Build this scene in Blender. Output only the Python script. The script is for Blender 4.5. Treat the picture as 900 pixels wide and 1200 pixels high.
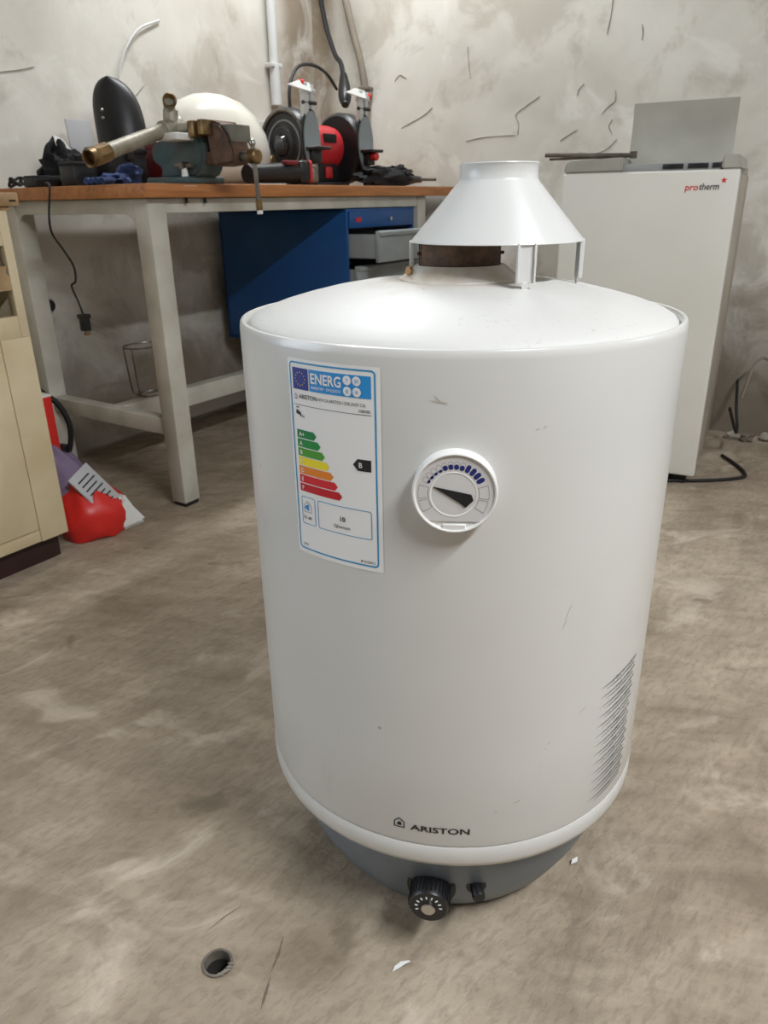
import bpy, bmesh, math, random
from mathutils import Vector, Matrix, noise, Euler
for o in list(bpy.data.objects): bpy.data.objects.remove(o)
S = bpy.context.scene
COL = S.collection
PI = math.pi
rnd = random.Random(7)
def srgb(r, g, b):
    f = lambda c: (c/255/12.92) if c/255 <= .04045 else ((c/255+.055)/1.055)**2.4
    return (f(r), f(g), f(b), 1)

# ---------------------------------------------------------------- camera
FPX = 875.0
cam_d = bpy.data.cameras.new('camera'); cam = bpy.data.objects.new('camera', cam_d); COL.objects.link(cam)
cam_d.sensor_fit = 'VERTICAL'; cam_d.sensor_height = 24; cam_d.lens = 24*FPX/1200
cam_d.clip_start = .02
PITCH, ROLL = math.radians(22.617), math.radians(.955)
F_ = Vector((0, math.cos(PITCH), -math.sin(PITCH))); U0 = Vector((0, math.sin(PITCH), math.cos(PITCH))); R0 = Vector((1, 0, 0))
Rv = R0*math.cos(ROLL) - U0*math.sin(ROLL); Uv = R0*math.sin(ROLL) + U0*math.cos(ROLL)
cam.matrix_world = Matrix(((Rv.x, Uv.x, -F_.x, 0), (Rv.y, Uv.y, -F_.y, 0), (Rv.z, Uv.z, -F_.z, .86), (0, 0, 0, 1)))
cam_d.dof.use_dof = True; cam_d.dof.focus_distance = .72; cam_d.dof.aperture_fstop = cam_d.lens/1.5
S.camera = cam
# ---------------------------------------------------------------- world, exposure
w = bpy.data.worlds.new('world'); S.world = w; w.use_nodes = True
w.node_tree.nodes['Background'].inputs[0].default_value = (.82, .93, 1.05, 1)
w.node_tree.nodes['Background'].inputs[1].default_value = 6.4
S.view_settings.view_transform = 'Standard'; S.view_settings.look = 'None'
S.view_settings.exposure = -0.05; S.view_settings.gamma = 1
S.view_settings.use_curve_mapping = False

# ---------------------------------------------------------------- room frame: a = along the bench, d = towards the left wall
TH = math.radians(56.5)
DL = Vector((math.cos(TH), math.sin(TH), 0)); DD = Vector((-math.sin(TH), math.cos(TH), 0))
B0 = Vector((-.6064, 2.0833, 0))
def W(a, d, z=0): return B0 + DL*a + DD*d + Vector((0, 0, z))
ROOM = Matrix.Translation(B0) @ Matrix.Rotation(TH, 4, 'Z')
A_BACK, D_LEFT, D_RIGHT, A_NEAR, CEIL = 1.70, .74, -3.5, -3.4, 2.62

# lamps of the room (fluorescent ceiling fittings, bodies built below)
LAMPS = [(-1.05, -2.75, 2.42, 84, .0), (1.0, .18, 2.54, 30, .0)]
for i, (a, d, z, pw, rz) in enumerate(LAMPS):
    ld = bpy.data.lights.new('ceiling_lamp_light', 'AREA'); ld.shape = 'RECTANGLE'; ld.size = 1.15; ld.size_y = .13
    ld.energy = pw; ld.color = (.945, .985, 1.03)
    lo = bpy.data.objects.new('ceiling_lamp_light', ld); COL.objects.link(lo)
    lo.location = W(a, d, z-.03); lo.rotation_euler = (0, 0, TH+rz)

# ---------------------------------------------------------------- materials
MATS = {}
def mat(name, col, rough=.5, metal=0., var=None, vscale=6., bump=0., bscale=40., spec=.5, detail=6, trans=0., alpha=1., coat=0.):
    """principled with optional colour variation and fine relief"""
    if name in MATS: return MATS[name]
    m = bpy.data.materials.new(name); m.use_nodes = True
    nt = m.node_tree; P = nt.nodes['Principled BSDF']
    P.inputs['Base Color'].default_value = col; P.inputs['Roughness'].default_value = rough
    P.inputs['Metallic'].default_value = metal; P.inputs['Specular IOR Level'].default_value = spec
    P.inputs['Transmission Weight'].default_value = trans; P.inputs['Alpha'].default_value = alpha
    P.inputs['Coat Weight'].default_value = coat
    tc = nt.nodes.new('ShaderNodeTexCoord')
    if var:
        n = nt.nodes.new('ShaderNodeTexNoise'); n.inputs['Scale'].default_value = vscale; n.inputs['Detail'].default_value = detail
        nt.links.new(tc.outputs['Object'], n.inputs['Vector'])
        r = nt.nodes.new('ShaderNodeValToRGB'); r.color_ramp.elements[0].position = .35; r.color_ramp.elements[1].position = .68
        r.color_ramp.elements[0].color = var; r.color_ramp.elements[1].color = col
        nt.links.new(n.outputs['Fac'], r.inputs[0]); nt.links.new(r.outputs[0], P.inputs['Base Color'])
    if bump:
        n = nt.nodes.new('ShaderNodeTexNoise'); n.inputs['Scale'].default_value = bscale; n.inputs['Detail'].default_value = 6
        nt.links.new(tc.outputs['Object'], n.inputs['Vector'])
        b = nt.nodes.new('ShaderNodeBump'); b.inputs['Strength'].default_value = bump; b.inputs['Distance'].default_value = .01
        nt.links.new(n.outputs['Fac'], b.inputs['Height']); nt.links.new(b.outputs[0], P.inputs['Normal'])
    MATS[name] = m; return m

class NT:
    """tiny helper to write node graphs"""
    def __init__(s, name):
        s.m = bpy.data.materials.new(name); s.m.use_nodes = True; s.t = s.m.node_tree; s.P = s.t.nodes['Principled BSDF']
        s.tc = s.t.nodes.new('ShaderNodeTexCoord')
    def link(s, a, b): s.t.links.new(a, b)
    def mapping(s, scale=(1, 1, 1), rot=(0, 0, 0), loc=(0, 0, 0), src=None):
        n = s.t.nodes.new('ShaderNodeMapping'); n.inputs['Scale'].default_value = scale; n.inputs['Rotation'].default_value = rot; n.inputs['Location'].default_value = loc
        s.link(src or s.tc.outputs['Object'], n.inputs[0]); return n.outputs[0]
    def aniso(s, deg, k, loc=(0, 0, 0)):
        return s.mapping((1, k, 1), (0, 0, 0), loc, s.mapping((1, 1, 1), (0, 0, math.radians(-deg))))
    def noise(s, vec, scale, detail=6, rough=.55, dist=0.):
        n = s.t.nodes.new('ShaderNodeTexNoise'); n.inputs['Scale'].default_value = scale; n.inputs['Detail'].default_value = detail
        n.inputs['Roughness'].default_value = rough; n.inputs['Distortion'].default_value = dist
        s.link(vec, n.inputs['Vector']); return n.outputs['Fac']
    def ramp(s, fac, stops):
        r = s.t.nodes.new('ShaderNodeValToRGB'); e = r.color_ramp.elements
        e[0].position, e[0].color = stops[0]; e[1].position, e[1].color = stops[1]
        for p, c in stops[2:]:
            q = e.new(p); q.color = c
        s.link(fac, r.inputs[0]); return r.outputs[0]
    def fr(s, fac, lo, hi):
        n = s.t.nodes.new('ShaderNodeMapRange'); n.interpolation_type = 'SMOOTHSTEP'
        n.inputs[1].default_value = lo; n.inputs[2].default_value = hi; s.link(fac, n.inputs[0]); return n.outputs[0]
    def mix(s, fac, a, b, mode='MIX'):
        n = s.t.nodes.new('ShaderNodeMix'); n.data_type = 'RGBA'; n.blend_type = mode
        for v, i in ((fac, 0), (a, 6), (b, 7)):
            if hasattr(v, 'is_output'): s.link(v, n.inputs[i])
            else: n.inputs[i].default_value = v
        return n.outputs[2]
    def math(s, op, a, b=None):
        n = s.t.nodes.new('ShaderNodeMath'); n.operation = op
        for v, i in ((a, 0), (b, 1)):
            if v is None: continue
            if hasattr(v, 'is_output'): s.link(v, n.inputs[i])
            else: n.inputs[i].default_value = v
        return n.outputs[0]
    def sep(s):
        n = s.t.nodes.new('ShaderNodeSeparateXYZ'); s.link(s.tc.outputs['Object'], n.inputs[0]); return n.outputs
    def bump(s, h, strength, dist, prev=None):
        n = s.t.nodes.new('ShaderNodeBump'); n.inputs['Strength'].default_value = strength; n.inputs['Distance'].default_value = dist
        s.link(h, n.inputs['Height'])
        if prev: s.link(prev, n.inputs['Normal'])
        return n.outputs[0]

def floor_material():
    n = NT('concrete_floor')
    v = n.tc.outputs['Object']
    big = n.noise(v, 1.9, 5, .55, .5)
    streak = n.noise(n.aniso(48, 2.6), 3.4, 8, .62, .9)
    cross = n.noise(n.aniso(-12, 3.2, (4.2, 1.1, 0)), 5.0, 7, .6, 1.0)
    col = n.ramp(big, [(.30, srgb(134, 119, 100)), (.68, srgb(182, 167, 146)), (.48, srgb(156, 141, 121))])
    col = n.mix(.34, col, n.ramp(streak, [(.36, srgb(104, 90, 76)), (.64, srgb(192, 177, 157))]))
    col = n.mix(.22, col, n.ramp(cross, [(.38, srgb(104, 92, 76)), (.62, srgb(186, 172, 150))]))
    fine = n.noise(n.aniso(44, 2.4), 38, 8, .7, .4)
    col = n.mix(n.math('MULTIPLY', n.fr(fine, .54, .38), .30), col, srgb(104, 93, 80))
    pale = n.noise(n.aniso(30, 1.5, (3.1, 1.7, 0)), 4.6, 5, .6, .8)
    col = n.mix(n.math('MULTIPLY', n.fr(pale, .55, .72), .50), col, srgb(212, 198, 180))
    spots = n.noise(n.mapping((1, 1, 1), (0, 0, 0), (9.3, 4.1, 0)), 8.5, 3, .5, .4)
    col = n.mix(n.math('MULTIPLY', n.fr(spots, .64, .76), .50), col, srgb(88, 76, 62))
    grit = n.noise(v, 190, 3, .7)
    col = n.mix(n.math('MULTIPLY', n.fr(grit, .62, .74), .28), col, srgb(92, 84, 72))
    n.link(col, n.P.inputs['Base Color'])
    n.P.inputs['Roughness'].default_value = .72; n.P.inputs['Specular IOR Level'].default_value = .3
    wv = n.noise(n.aniso(46, 4.0), 15, 6, .6, .8)
    b = n.bump(streak, .35, .012); b = n.bump(wv, .40, .006, b); b = n.bump(n.noise(v, 70, 6, .7), .60, .004, b)
    n.link(b, n.P.inputs['Normal']); return n.m

def wall_material(name, seed, stain=None):
    n = NT(name); v = n.mapping((1, 1, 1), (0, 0, 0), (seed, seed*.7, 0))
    big = n.noise(v, 1.5, 5, .55, .4)
    col = n.ramp(big, [(.32, srgb(190, 185, 174)), (.64, srgb(220, 217, 208)), (.48, srgb(207, 203, 193))])
    pat = n.noise(v, 3.4, 7, .62, .8)
    col = n.mix(n.math('MULTIPLY', n.fr(pat, .54, .66), .40), col, srgb(234, 232, 225))
    dirt = n.noise(n.mapping((1, 1, 1.0), (0, 0, 0), (seed+5, 2, 1)), 4.2, 7, .65, .5)
    col = n.mix(n.math('MULTIPLY', n.fr(dirt, .52, .36), .42), col, srgb(158, 148, 132))
    drk = n.noise(n.mapping((2.2, 2.2, .9), (0, 0, 0), (seed-3, 4, 2)), 3.2, 3, .5, .3)
    col = n.mix(n.math('MULTIPLY', n.fr(drk, .68, .78), .45), col, srgb(140, 133, 121))
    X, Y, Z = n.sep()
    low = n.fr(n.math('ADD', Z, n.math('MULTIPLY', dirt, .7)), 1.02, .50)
    col = n.mix(n.math('MULTIPLY', low, .82), col, srgb(108, 95, 78))  # brownish lower wall, deepened further to paint in the under-bench shade
    if stain:   # brown damp streak running down beside the corner, own irregular outline
        ax, c, wdt = stain
        q = X if ax == 'X' else Y
        wob = n.math('ADD', q, n.math('MULTIPLY', n.noise(v, 5, 4), .12))
        dist = n.math('ABSOLUTE', n.math('SUBTRACT', wob, c+.06))
        k = n.math('MULTIPLY', n.fr(dist, wdt, wdt*.2), n.fr(pat, .28, .50))
        col = n.mix(n.math('MULTIPLY', k, .80), col, srgb(124, 106, 82))
    n.link(col, n.P.inputs['Base Color']); n.P.inputs['Roughness'].default_value = .88; n.P.inputs['Specular IOR Level'].default_value = .2
    b = n.bump(n.noise(v, 4, 4, .45, .6), .32, .02); b = n.bump(n.noise(v, 42, 6, .65), .14, .004, b)
    n.link(b, n.P.inputs['Normal']); return n.m

def enamel_material():
    n = NT('white_enamel'); v = n.tc.outputs['Object']
    base = n.ramp(n.noise(v, 2.0, 4), [(.3, srgb(203, 202, 198)), (.7, srgb(211, 211, 208))])
    smear = n.noise(n.mapping((1, 1, .55)), 9, 8, .75, .6)
    base = n.mix(n.math('MULTIPLY', n.fr(smear, .60, .72), .22), base, srgb(178, 172, 160))
    vor = n.t.nodes.new('ShaderNodeTexVoronoi'); vor.inputs['Scale'].default_value = 26; n.link(v, vor.inputs['Vector'])
    sp = n.math('MULTIPLY', n.fr(vor.outputs['Distance'], .065, .035), n.fr(n.noise(v, 6, 2), .56, .62))
    base = n.mix(n.math('MULTIPLY', sp, .75), base, srgb(120, 104, 84))
    n.link(base, n.P.inputs['Base Color']); n.P.inputs['Roughness'].default_value = .28; n.P.inputs['Coat Weight'].default_value = .15
    n.link(n.bump(n.noise(v, 5, 2), .06, .01), n.P.inputs['Normal']); return n.m

def dome_material():
    n = NT('dusty_enamel'); v = n.tc.outputs['Object']; X, Y, Z = n.sep()
    r = n.math('SQRT', n.math('ADD', n.math('MULTIPLY', X, X), n.math('MULTIPLY', Y, Y)))
    nz = n.noise(v, 22, 8, .7, .4)
    k = n.fr(n.math('ADD', r, n.math('MULTIPLY', nz, .14)), .20, .125)
    base = n.mix(n.math('MULTIPLY', k, .36), srgb(208, 207, 203), srgb(172, 152, 126))
    speck = n.noise(v, 150, 5, .75); zone = n.noise(v, 9, 3)
    base = n.mix(n.math('MULTIPLY', n.math('MULTIPLY', n.fr(speck, .60, .68), n.fr(zone, .45, .60)), .45), base, srgb(140, 126, 108))
    n.link(base, n.P.inputs['Base Color'])
    n.link(n.math('ADD', .46, n.math('MULTIPLY', k, .25)), n.P.inputs['Roughness']); return n.m

def rust_material():
    n = NT('rusted_steel'); v = n.tc.outputs['Object']
    col = n.ramp(n.noise(v, 45, 8, .7), [(.3, srgb(58, 44, 34)), (.7, srgb(112, 86, 64)), (.5, srgb(84, 64, 50))])
    n.link(col, n.P.inputs['Base Color']); n.P.inputs['Roughness'].default_value = .75; n.P.inputs['Metallic'].default_value = .25
    n.link(n.bump(n.noise(v, 180, 5), .4, .002), n.P.inputs['Normal']); return n.m

def wood_edge_material():
    n = NT('varnished_wood'); v = n.mapping((1.2, 12, 14))
    col = n.ramp(n.noise(v, 3, 8, .65, .8), [(.3, srgb(150, 92, 46)), (.7, srgb(196, 130, 72))])
    n.link(col, n.P.inputs['Base Color']); n.P.inputs['Roughness'].default_value = .5; return n.m

FLOOR = floor_material()
WALL_L = wall_material('plaster_left', 2.3, ('X', 1.60, .20)); WALL_B = wall_material('plaster_back', 7.9, ('Y', .70, .10))
WALL_O = mat('dim_unseen_wall', srgb(128, 116, 102), .9, var=srgb(98, 86, 74), vscale=5, bump=.4, bscale=12)  # unseen walls, colour dimmed to cut bounced light in the room
CEILM = mat('dim_whitewash', srgb(184, 178, 166), .9, var=srgb(156, 148, 134), vscale=3)  # unseen ceiling, tone lowered to weaken the ambient bounce
ENAMEL, DOME, RUST, WOODE = enamel_material(), dome_material(), rust_material(), wood_edge_material()
WHITE = mat('white_paint', srgb(208, 208, 205), .3)
DIALW = mat('dial_plastic', srgb(226, 225, 221), .35)
DIALF = mat('dial_face', srgb(206, 204, 203), .4)
DIALK = mat('dial_disc', srgb(224, 224, 222), .3)
NAVY = mat('print_navy', srgb(24, 36, 104), .5)
BLACKP = mat('print_black', srgb(24, 24, 26), .5)
OUTL = mat('print_grey', srgb(120, 118, 118), .5)
PAN = mat('grey_blue_plastic', srgb(112, 123, 135), .38, var=srgb(100, 111, 122), vscale=8, bump=.05, bscale=200)
BLKPL = mat('black_plastic', srgb(26, 26, 28), .38, bump=.05, bscale=150)
BLKM = mat('black_matt', srgb(20, 20, 22), .75, bump=.2, bscale=60)
BLKF = mat('black_fabric', srgb(24, 24, 27), .9, bump=.5, bscale=70)
RUBBER = mat('black_rubber', srgb(22, 22, 23), .6)
PAPER = mat('label_paper', srgb(232, 231, 229), .45)
CYAN = mat('print_cyan', srgb(28, 140, 190), .45)
BLUEH = mat('print_blue', srgb(36, 140, 208), .45)
EUB = mat('print_eu_blue', srgb(30, 44, 130), .45)
YEL = mat('print_yellow', srgb(238, 222, 40), .45)
BENCHM = mat('grey_green_paint', srgb(206, 203, 192), .5, var=srgb(178, 174, 162), vscale=7, bump=.15, bscale=45)
BENCHT = mat('bench_top_wood', srgb(168, 124, 82), .6, var=srgb(128, 92, 60), vscale=9, bump=.2, bscale=30)
BLUEM = mat('blue_paint', srgb(24, 84, 148), .42, var=srgb(20, 74, 134), vscale=4, bump=.04)
GREYM = mat('grey_steel_paint', srgb(160, 168, 170), .45, var=srgb(140, 146, 148), vscale=6)
CREAM = mat('cream_paint', srgb(220, 206, 174), .55, var=srgb(202, 184, 148), vscale=5, bump=.15, bscale=25)
RAWW = mat('raw_wood', srgb(186, 160, 120), .75, var=srgb(146, 116, 80), vscale=12, bump=.4, bscale=40)
TOE = mat('toe_kick_brown', srgb(58, 32, 30), .6, var=srgb(44, 24, 22))
DARKIN = mat('interior_shade', srgb(46, 36, 28), .85, var=srgb(30, 24, 20))  # dark brown that paints in the shade of cabinet openings
BOILW = mat('boiler_white', srgb(224, 222, 214), .38, var=srgb(214, 212, 202), vscale=2.5)
BOILS = mat('boiler_casing', srgb(182, 174, 160), .5, var=srgb(162, 152, 136), vscale=5)
BOILG = mat('boiler_trim', srgb(176, 174, 164), .45, var=srgb(158, 155, 145), vscale=6)
CHROME = mat('chrome', srgb(190, 188, 182), .25, 1.)
STEEL = mat('steel', srgb(150, 146, 138), .38, 1., var=srgb(110, 104, 96), vscale=20)
GALV = mat('galvanised_pipe', srgb(176, 172, 158), .5, .35, var=srgb(138, 130, 112), vscale=14, bump=.15, bscale=60)
BRASS = mat('brass', srgb(158, 130, 88), .38, .8, var=srgb(104, 82, 56), vscale=30)
TEAL = mat('teal_paint', srgb(60, 90, 98), .5, var=srgb(70, 78, 74), vscale=14, bump=.2, bscale=50)
RUSTV = mat('rusty_vise', srgb(124, 92, 74), .65, .3, var=srgb(74, 60, 52), vscale=22, bump=.3, bscale=60)
RED = mat('red_paint', srgb(190, 40, 48), .38)
REDB = mat('red_plastic', srgb(208, 40, 34), .4)
DKRED = mat('dark_red', srgb(112, 24, 32), .5)
PVC = mat('grey_white_pvc', srgb(204, 206, 204), .4)
CERAM = mat('cream_ceramic', srgb(238, 236, 228), .25, var=srgb(226, 221, 206), vscale=4, coat=.2)
BLUEC = mat('blue_cloth', srgb(56, 78, 128), .9, var=srgb(36, 48, 84), vscale=30, bump=.4)
GREYP = mat('grey_sheet', srgb(176, 176, 178), .5)
GREYPL = mat('grey_plastic', srgb(150, 152, 150), .45)
SHIELD = mat('shield_grey', srgb(150, 160, 164), .2, alpha=.85)
PURP = mat('purple_print', srgb(120, 104, 132), .5)
PLBAG = mat('white_polythene', srgb(226, 226, 222), .35, bump=.3, bscale=30)
HOLE = mat('pipe_inside', srgb(58, 54, 48), .8, var=srgb(36, 34, 30))
PIPEG = mat('grey_sleeve', srgb(132, 124, 114), .6, var=srgb(100, 92, 82), vscale=30)
SCUFF = mat('scuffed_metal', srgb(150, 149, 146), .5, 0., var=srgb(122, 121, 118), vscale=40)
CRACK = mat('crack_grey', srgb(152, 146, 135), .9)  # grey brown of the plaster cracks, also used on rubble lumps
TAN = mat('tan_gasket', srgb(176, 138, 88), .9, bump=.3)
HOSE = mat('grey_hose', srgb(140, 130, 116), .6, var=srgb(116, 106, 92))
TUBEM = bpy.data.materials.new('fluorescent_tube'); TUBEM.use_nodes = True
_p = TUBEM.node_tree.nodes['Principled BSDF']; _p.inputs['Emission Color'].default_value = (1, .95, .88, 1); _p.inputs['Emission Strength'].default_value = 6

# ---------------------------------------------------------------- mesh helpers
def T(x, y, z): return Matrix.Translation((x, y, z))
def RX(a): return Matrix.Rotation(math.radians(a), 4, 'X')
def RY(a): return Matrix.Rotation(math.radians(a), 4, 'Y')
def RZ(a): return Matrix.Rotation(math.radians(a), 4, 'Z')
def merge(bm, t, M=None):
    if M is not None: t.transform(M)
    mp = {}
    for v in t.verts: mp[v] = bm.verts.new(v.co)
    for f in t.faces:
        try: bm.faces.new([mp[v] for v in f.verts])
        except ValueError: pass
    t.free(); return bm
def box(lo, hi, bev=0., seg=2, M=None, bm=None):
    bm = bm or bmesh.new(); t = bmesh.new(); bmesh.ops.create_cube(t, size=1)
    for v in t.verts:
        for i in range(3): v.co[i] = lo[i] if v.co[i] < 0 else hi[i]
    if bev: bmesh.ops.bevel(t, geom=t.edges[:], offset=bev, segments=seg, profile=.5, affect='EDGES')
    return merge(bm, t, M)
def lathe(prof, seg=48, M=None, bm=None, close=False):
    """revolve (r,z) about z"""
    bm = bm or bmesh.new(); t = bmesh.new(); rings = []
    for r, z in prof:
        if r < 1e-6: rings.append([t.verts.new((0, 0, z))])
        else: rings.append([t.verts.new((r*math.cos(2*PI*i/seg), r*math.sin(2*PI*i/seg), z)) for i in range(seg)])
    pairs = list(zip(rings, rings[1:])) + ([(rings[-1], rings[0])] if close else [])
    for A, B in pairs:
        for i in range(seg):
            j = (i+1) % seg
            if len(A) == 1 and len(B) == 1: continue
            if len(A) == 1: t.faces.new((A[0], B[j], B[i]))
            elif len(B) == 1: t.faces.new((A[i], A[j], B[0]))
            else: t.faces.new((A[i], A[j], B[j], B[i]))
    bmesh.ops.recalc_face_normals(t, faces=t.faces)
    return merge(bm, t, M)
def axis_matrix(p0, p1):
    p0, p1 = Vector(p0), Vector(p1); z = (p1-p0).normalized()
    return Matrix.Translation(p0) @ z.to_track_quat('Z', 'Y').to_matrix().to_4x4(), (p1-p0).length
def rod(p0, p1, r0, r1=None, seg=20, bm=None, bev=0.):
    r1 = r0 if r1 is None else r1; M, L = axis_matrix(p0, p1)
    if bev: pr = [(0, 0), (r0-bev, 0), (r0, bev), (r1, L-bev), (r1-bev, L), (0, L)]
    else: pr = [(0, 0), (r0, 0), (r1, L), (0, L)]
    return lathe(pr, seg, M, bm)
def spline(pts, n=8):
    P = [Vector(p) for p in pts]; P = [P[0]*2-P[1]] + P + [P[-1]*2-P[-2]]; out = []
    for i in range(1, len(P)-2):
        for k in range(n):
            t = k/n; a, b, c, d = P[i-1], P[i], P[i+1], P[i+2]
            out.append(.5*((2*b)+(c-a)*t+(2*a-5*b+4*c-d)*t*t+(3*b-a-3*c+d)*t**3))
    out.append(P[-2]); return out
def tube(pts, r, seg=10, n=8, bm=None, smooth=True):
    bm = bm or bmesh.new(); p = spline(pts, n) if smooth else [Vector(q) for q in pts]
    rr = r if callable(r) else (lambda t: r)
    rings = []; up = None
    for i, c in enumerate(p):
        d = (p[min(i+1, len(p)-1)]-p[max(i-1, 0)]).normalized()
        if up is None: up = d.orthogonal().normalized()
        up = (up - d*up.dot(d)).normalized(); s = d.cross(up); q = rr(i/(len(p)-1))
        rings.append([bm.verts.new(c+(up*math.cos(2*PI*k/seg)+s*math.sin(2*PI*k/seg))*q) for k in range(seg)])
    for A, B in zip(rings, rings[1:]):
        for k in range(seg):
            l = (k+1) % seg; bm.faces.new((A[k], A[l], B[l], B[k]))
    bm.faces.new(rings[0][::-1]); bm.faces.new(rings[-1]); return bm
def prism(poly, h0, h1, M=None, bm=None, bev=0.):
    bm = bm or bmesh.new(); t = bmesh.new()
    a = [t.verts.new((x, y, h0)) for x, y in poly]; b = [t.verts.new((x, y, h1)) for x, y in poly]; n = len(poly)
    t.faces.new(a[::-1]); t.faces.new(b)
    for i in range(n): t.faces.new((a[i], a[(i+1) % n], b[(i+1) % n], b[i]))
    bmesh.ops.recalc_face_normals(t, faces=t.faces)
    if bev: bmesh.ops.bevel(t, geom=[e for e in t.edges if len(e.link_faces) == 2 and e.calc_face_angle(0) > .5], offset=bev, segments=2, affect='EDGES')
    return merge(bm, t, M)
def ellipsoid(c, r, seg=24, ring=14, M=None, bm=None, warp=0., freq=6., seed=0., zmin=None):
    bm = bm or bmesh.new(); t = bmesh.new(); bmesh.ops.create_uvsphere(t, u_segments=seg, v_segments=ring, radius=1)
    for v in t.verts:
        k = 1+(warp*noise.noise(v.co*freq*.3+Vector((seed, seed, seed))) if warp else 0)
        v.co = Vector((c[0]+v.co.x*r[0]*k, c[1]+v.co.y*r[1]*k, c[2]+v.co.z*r[2]*k))
        if zmin is not None: v.co.z = max(v.co.z, zmin)
    return merge(bm, t, M)
def obj(name, bm, m, parent=None, angle=38, kind=None, label=None):
    me = bpy.data.meshes.new(name); bm.to_mesh(me); bm.free(); me.materials.append(m)
    for p in me.polygons: p.use_smooth = True
    me.set_sharp_from_angle(angle=math.radians(angle))
    o = bpy.data.objects.new(name, me); COL.objects.link(o)
    if parent: o.parent = parent
    if kind: o['kind'] = kind
    if label: o['label'] = label
    return o
def tag(o, label, cat, group=None):
    o['label'] = label; o['category'] = cat
    if group: o['group'] = group
    return o
def thing(name, label, cat, loc, rz=0., group=None):
    o = bpy.data.objects.new(name, None); COL.objects.link(o); o.empty_display_size = .05
    o.location = loc; o.rotation_euler = (0, 0, rz); return tag(o, label, cat, group)
def on_bench(name, label, cat, a, d, rot=0., z=None): return thing(name, label, cat, W(a, d, ZT if z is None else z), TH+math.radians(rot))
def struct(name, bm, m, parent=None, M=None):
    o = obj(name, bm, m, parent)
    if parent is None: o['kind'] = 'structure'
    if M is not None: o.matrix_world = M
    return o
def text_bm(s, size, sx=1., align='LEFT', bold=0.):
    cu = bpy.data.curves.new('t', 'FONT'); cu.body = s; cu.size = size; cu.align_x = align; cu.resolution_u = 3; cu.offset = bold
    o = bpy.data.objects.new('t', cu); COL.objects.link(o); dg = bpy.context.evaluated_depsgraph_get()
    me = bpy.data.meshes.new_from_object(o.evaluated_get(dg)); bm = bmesh.new(); bm.from_mesh(me)
    bpy.data.objects.remove(o); bpy.data.curves.remove(cu); bpy.data.meshes.remove(me)
    for v in bm.verts: v.co.x *= sx
    return bm
def fit(bm, x0, x1):
    xs = [v.co.x for v in bm.verts]; a, b = min(xs), max(xs)
    for v in bm.verts: v.co.x = x0+(v.co.x-a)*(x1-x0)/(b-a)
    return bm
def ring2d(outer, inner):
    bm = bmesh.new(); n = len(outer)
    a = [bm.verts.new((x, y, 0)) for x, y in outer]; b = [bm.verts.new((x, y, 0)) for x, y in inner]
    for i in range(n): bm.faces.new((a[i], a[(i+1) % n], b[(i+1) % n], b[i]))
    return bm
def rrect(x0, y0, x1, y1, r, n=5):
    P = []
    for cx, cy, s in ((x1-r, y1-r, 0), (x0+r, y1-r, 90), (x0+r, y0+r, 180), (x1-r, y0+r, 270)):
        for k in range(n+1):
            t = math.radians(s+90*k/n); P.append((cx+r*math.cos(t), cy+r*math.sin(t)))
    return P
def frame2d(x0, y0, x1, y1, r, w): return ring2d(rrect(x0, y0, x1, y1, r), rrect(x0+w, y0+w, x1-w, y1-w, max(r-w, .0003)))
def flat(poly, bm=None):
    bm = bm or bmesh.new(); bm.faces.new([bm.verts.new((x, y, 0)) for x, y in poly]); return bm
def disc2d(cx, cy, r, n=24): return [(cx+r*math.cos(2*PI*i/n), cy+r*math.sin(2*PI*i/n)) for i in range(n)]
def wrap(bm, R, ang0, z0, off, step=.008):
    """bend a flat (u,v) mesh round a cylinder of radius R: u -> arc length, v -> height"""
    us = [v.co.x for v in bm.verts]; u = math.floor(min(us)/step)*step
    while u < max(us):
        bmesh.ops.bisect_plane(bm, geom=bm.verts[:]+bm.edges[:]+bm.faces[:], plane_co=(u, 0, 0), plane_no=(1, 0, 0)); u += step
    for v in bm.verts:
        t = math.radians(ang0)+v.co.x/R; r = R+off
        v.co = Vector((r*math.sin(t), -r*math.cos(t), z0+v.co.y))
    bmesh.ops.recalc_face_normals(bm, faces=bm.faces)
    for f in bm.faces:
        c = f.calc_center_median()
        if f.normal.x*c.x+f.normal.y*c.y < 0: f.normal_flip()
    return bm
def shift(bm, x, y):
    for v in bm.verts: v.co.x += x; v.co.y += y
    return bm

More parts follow.
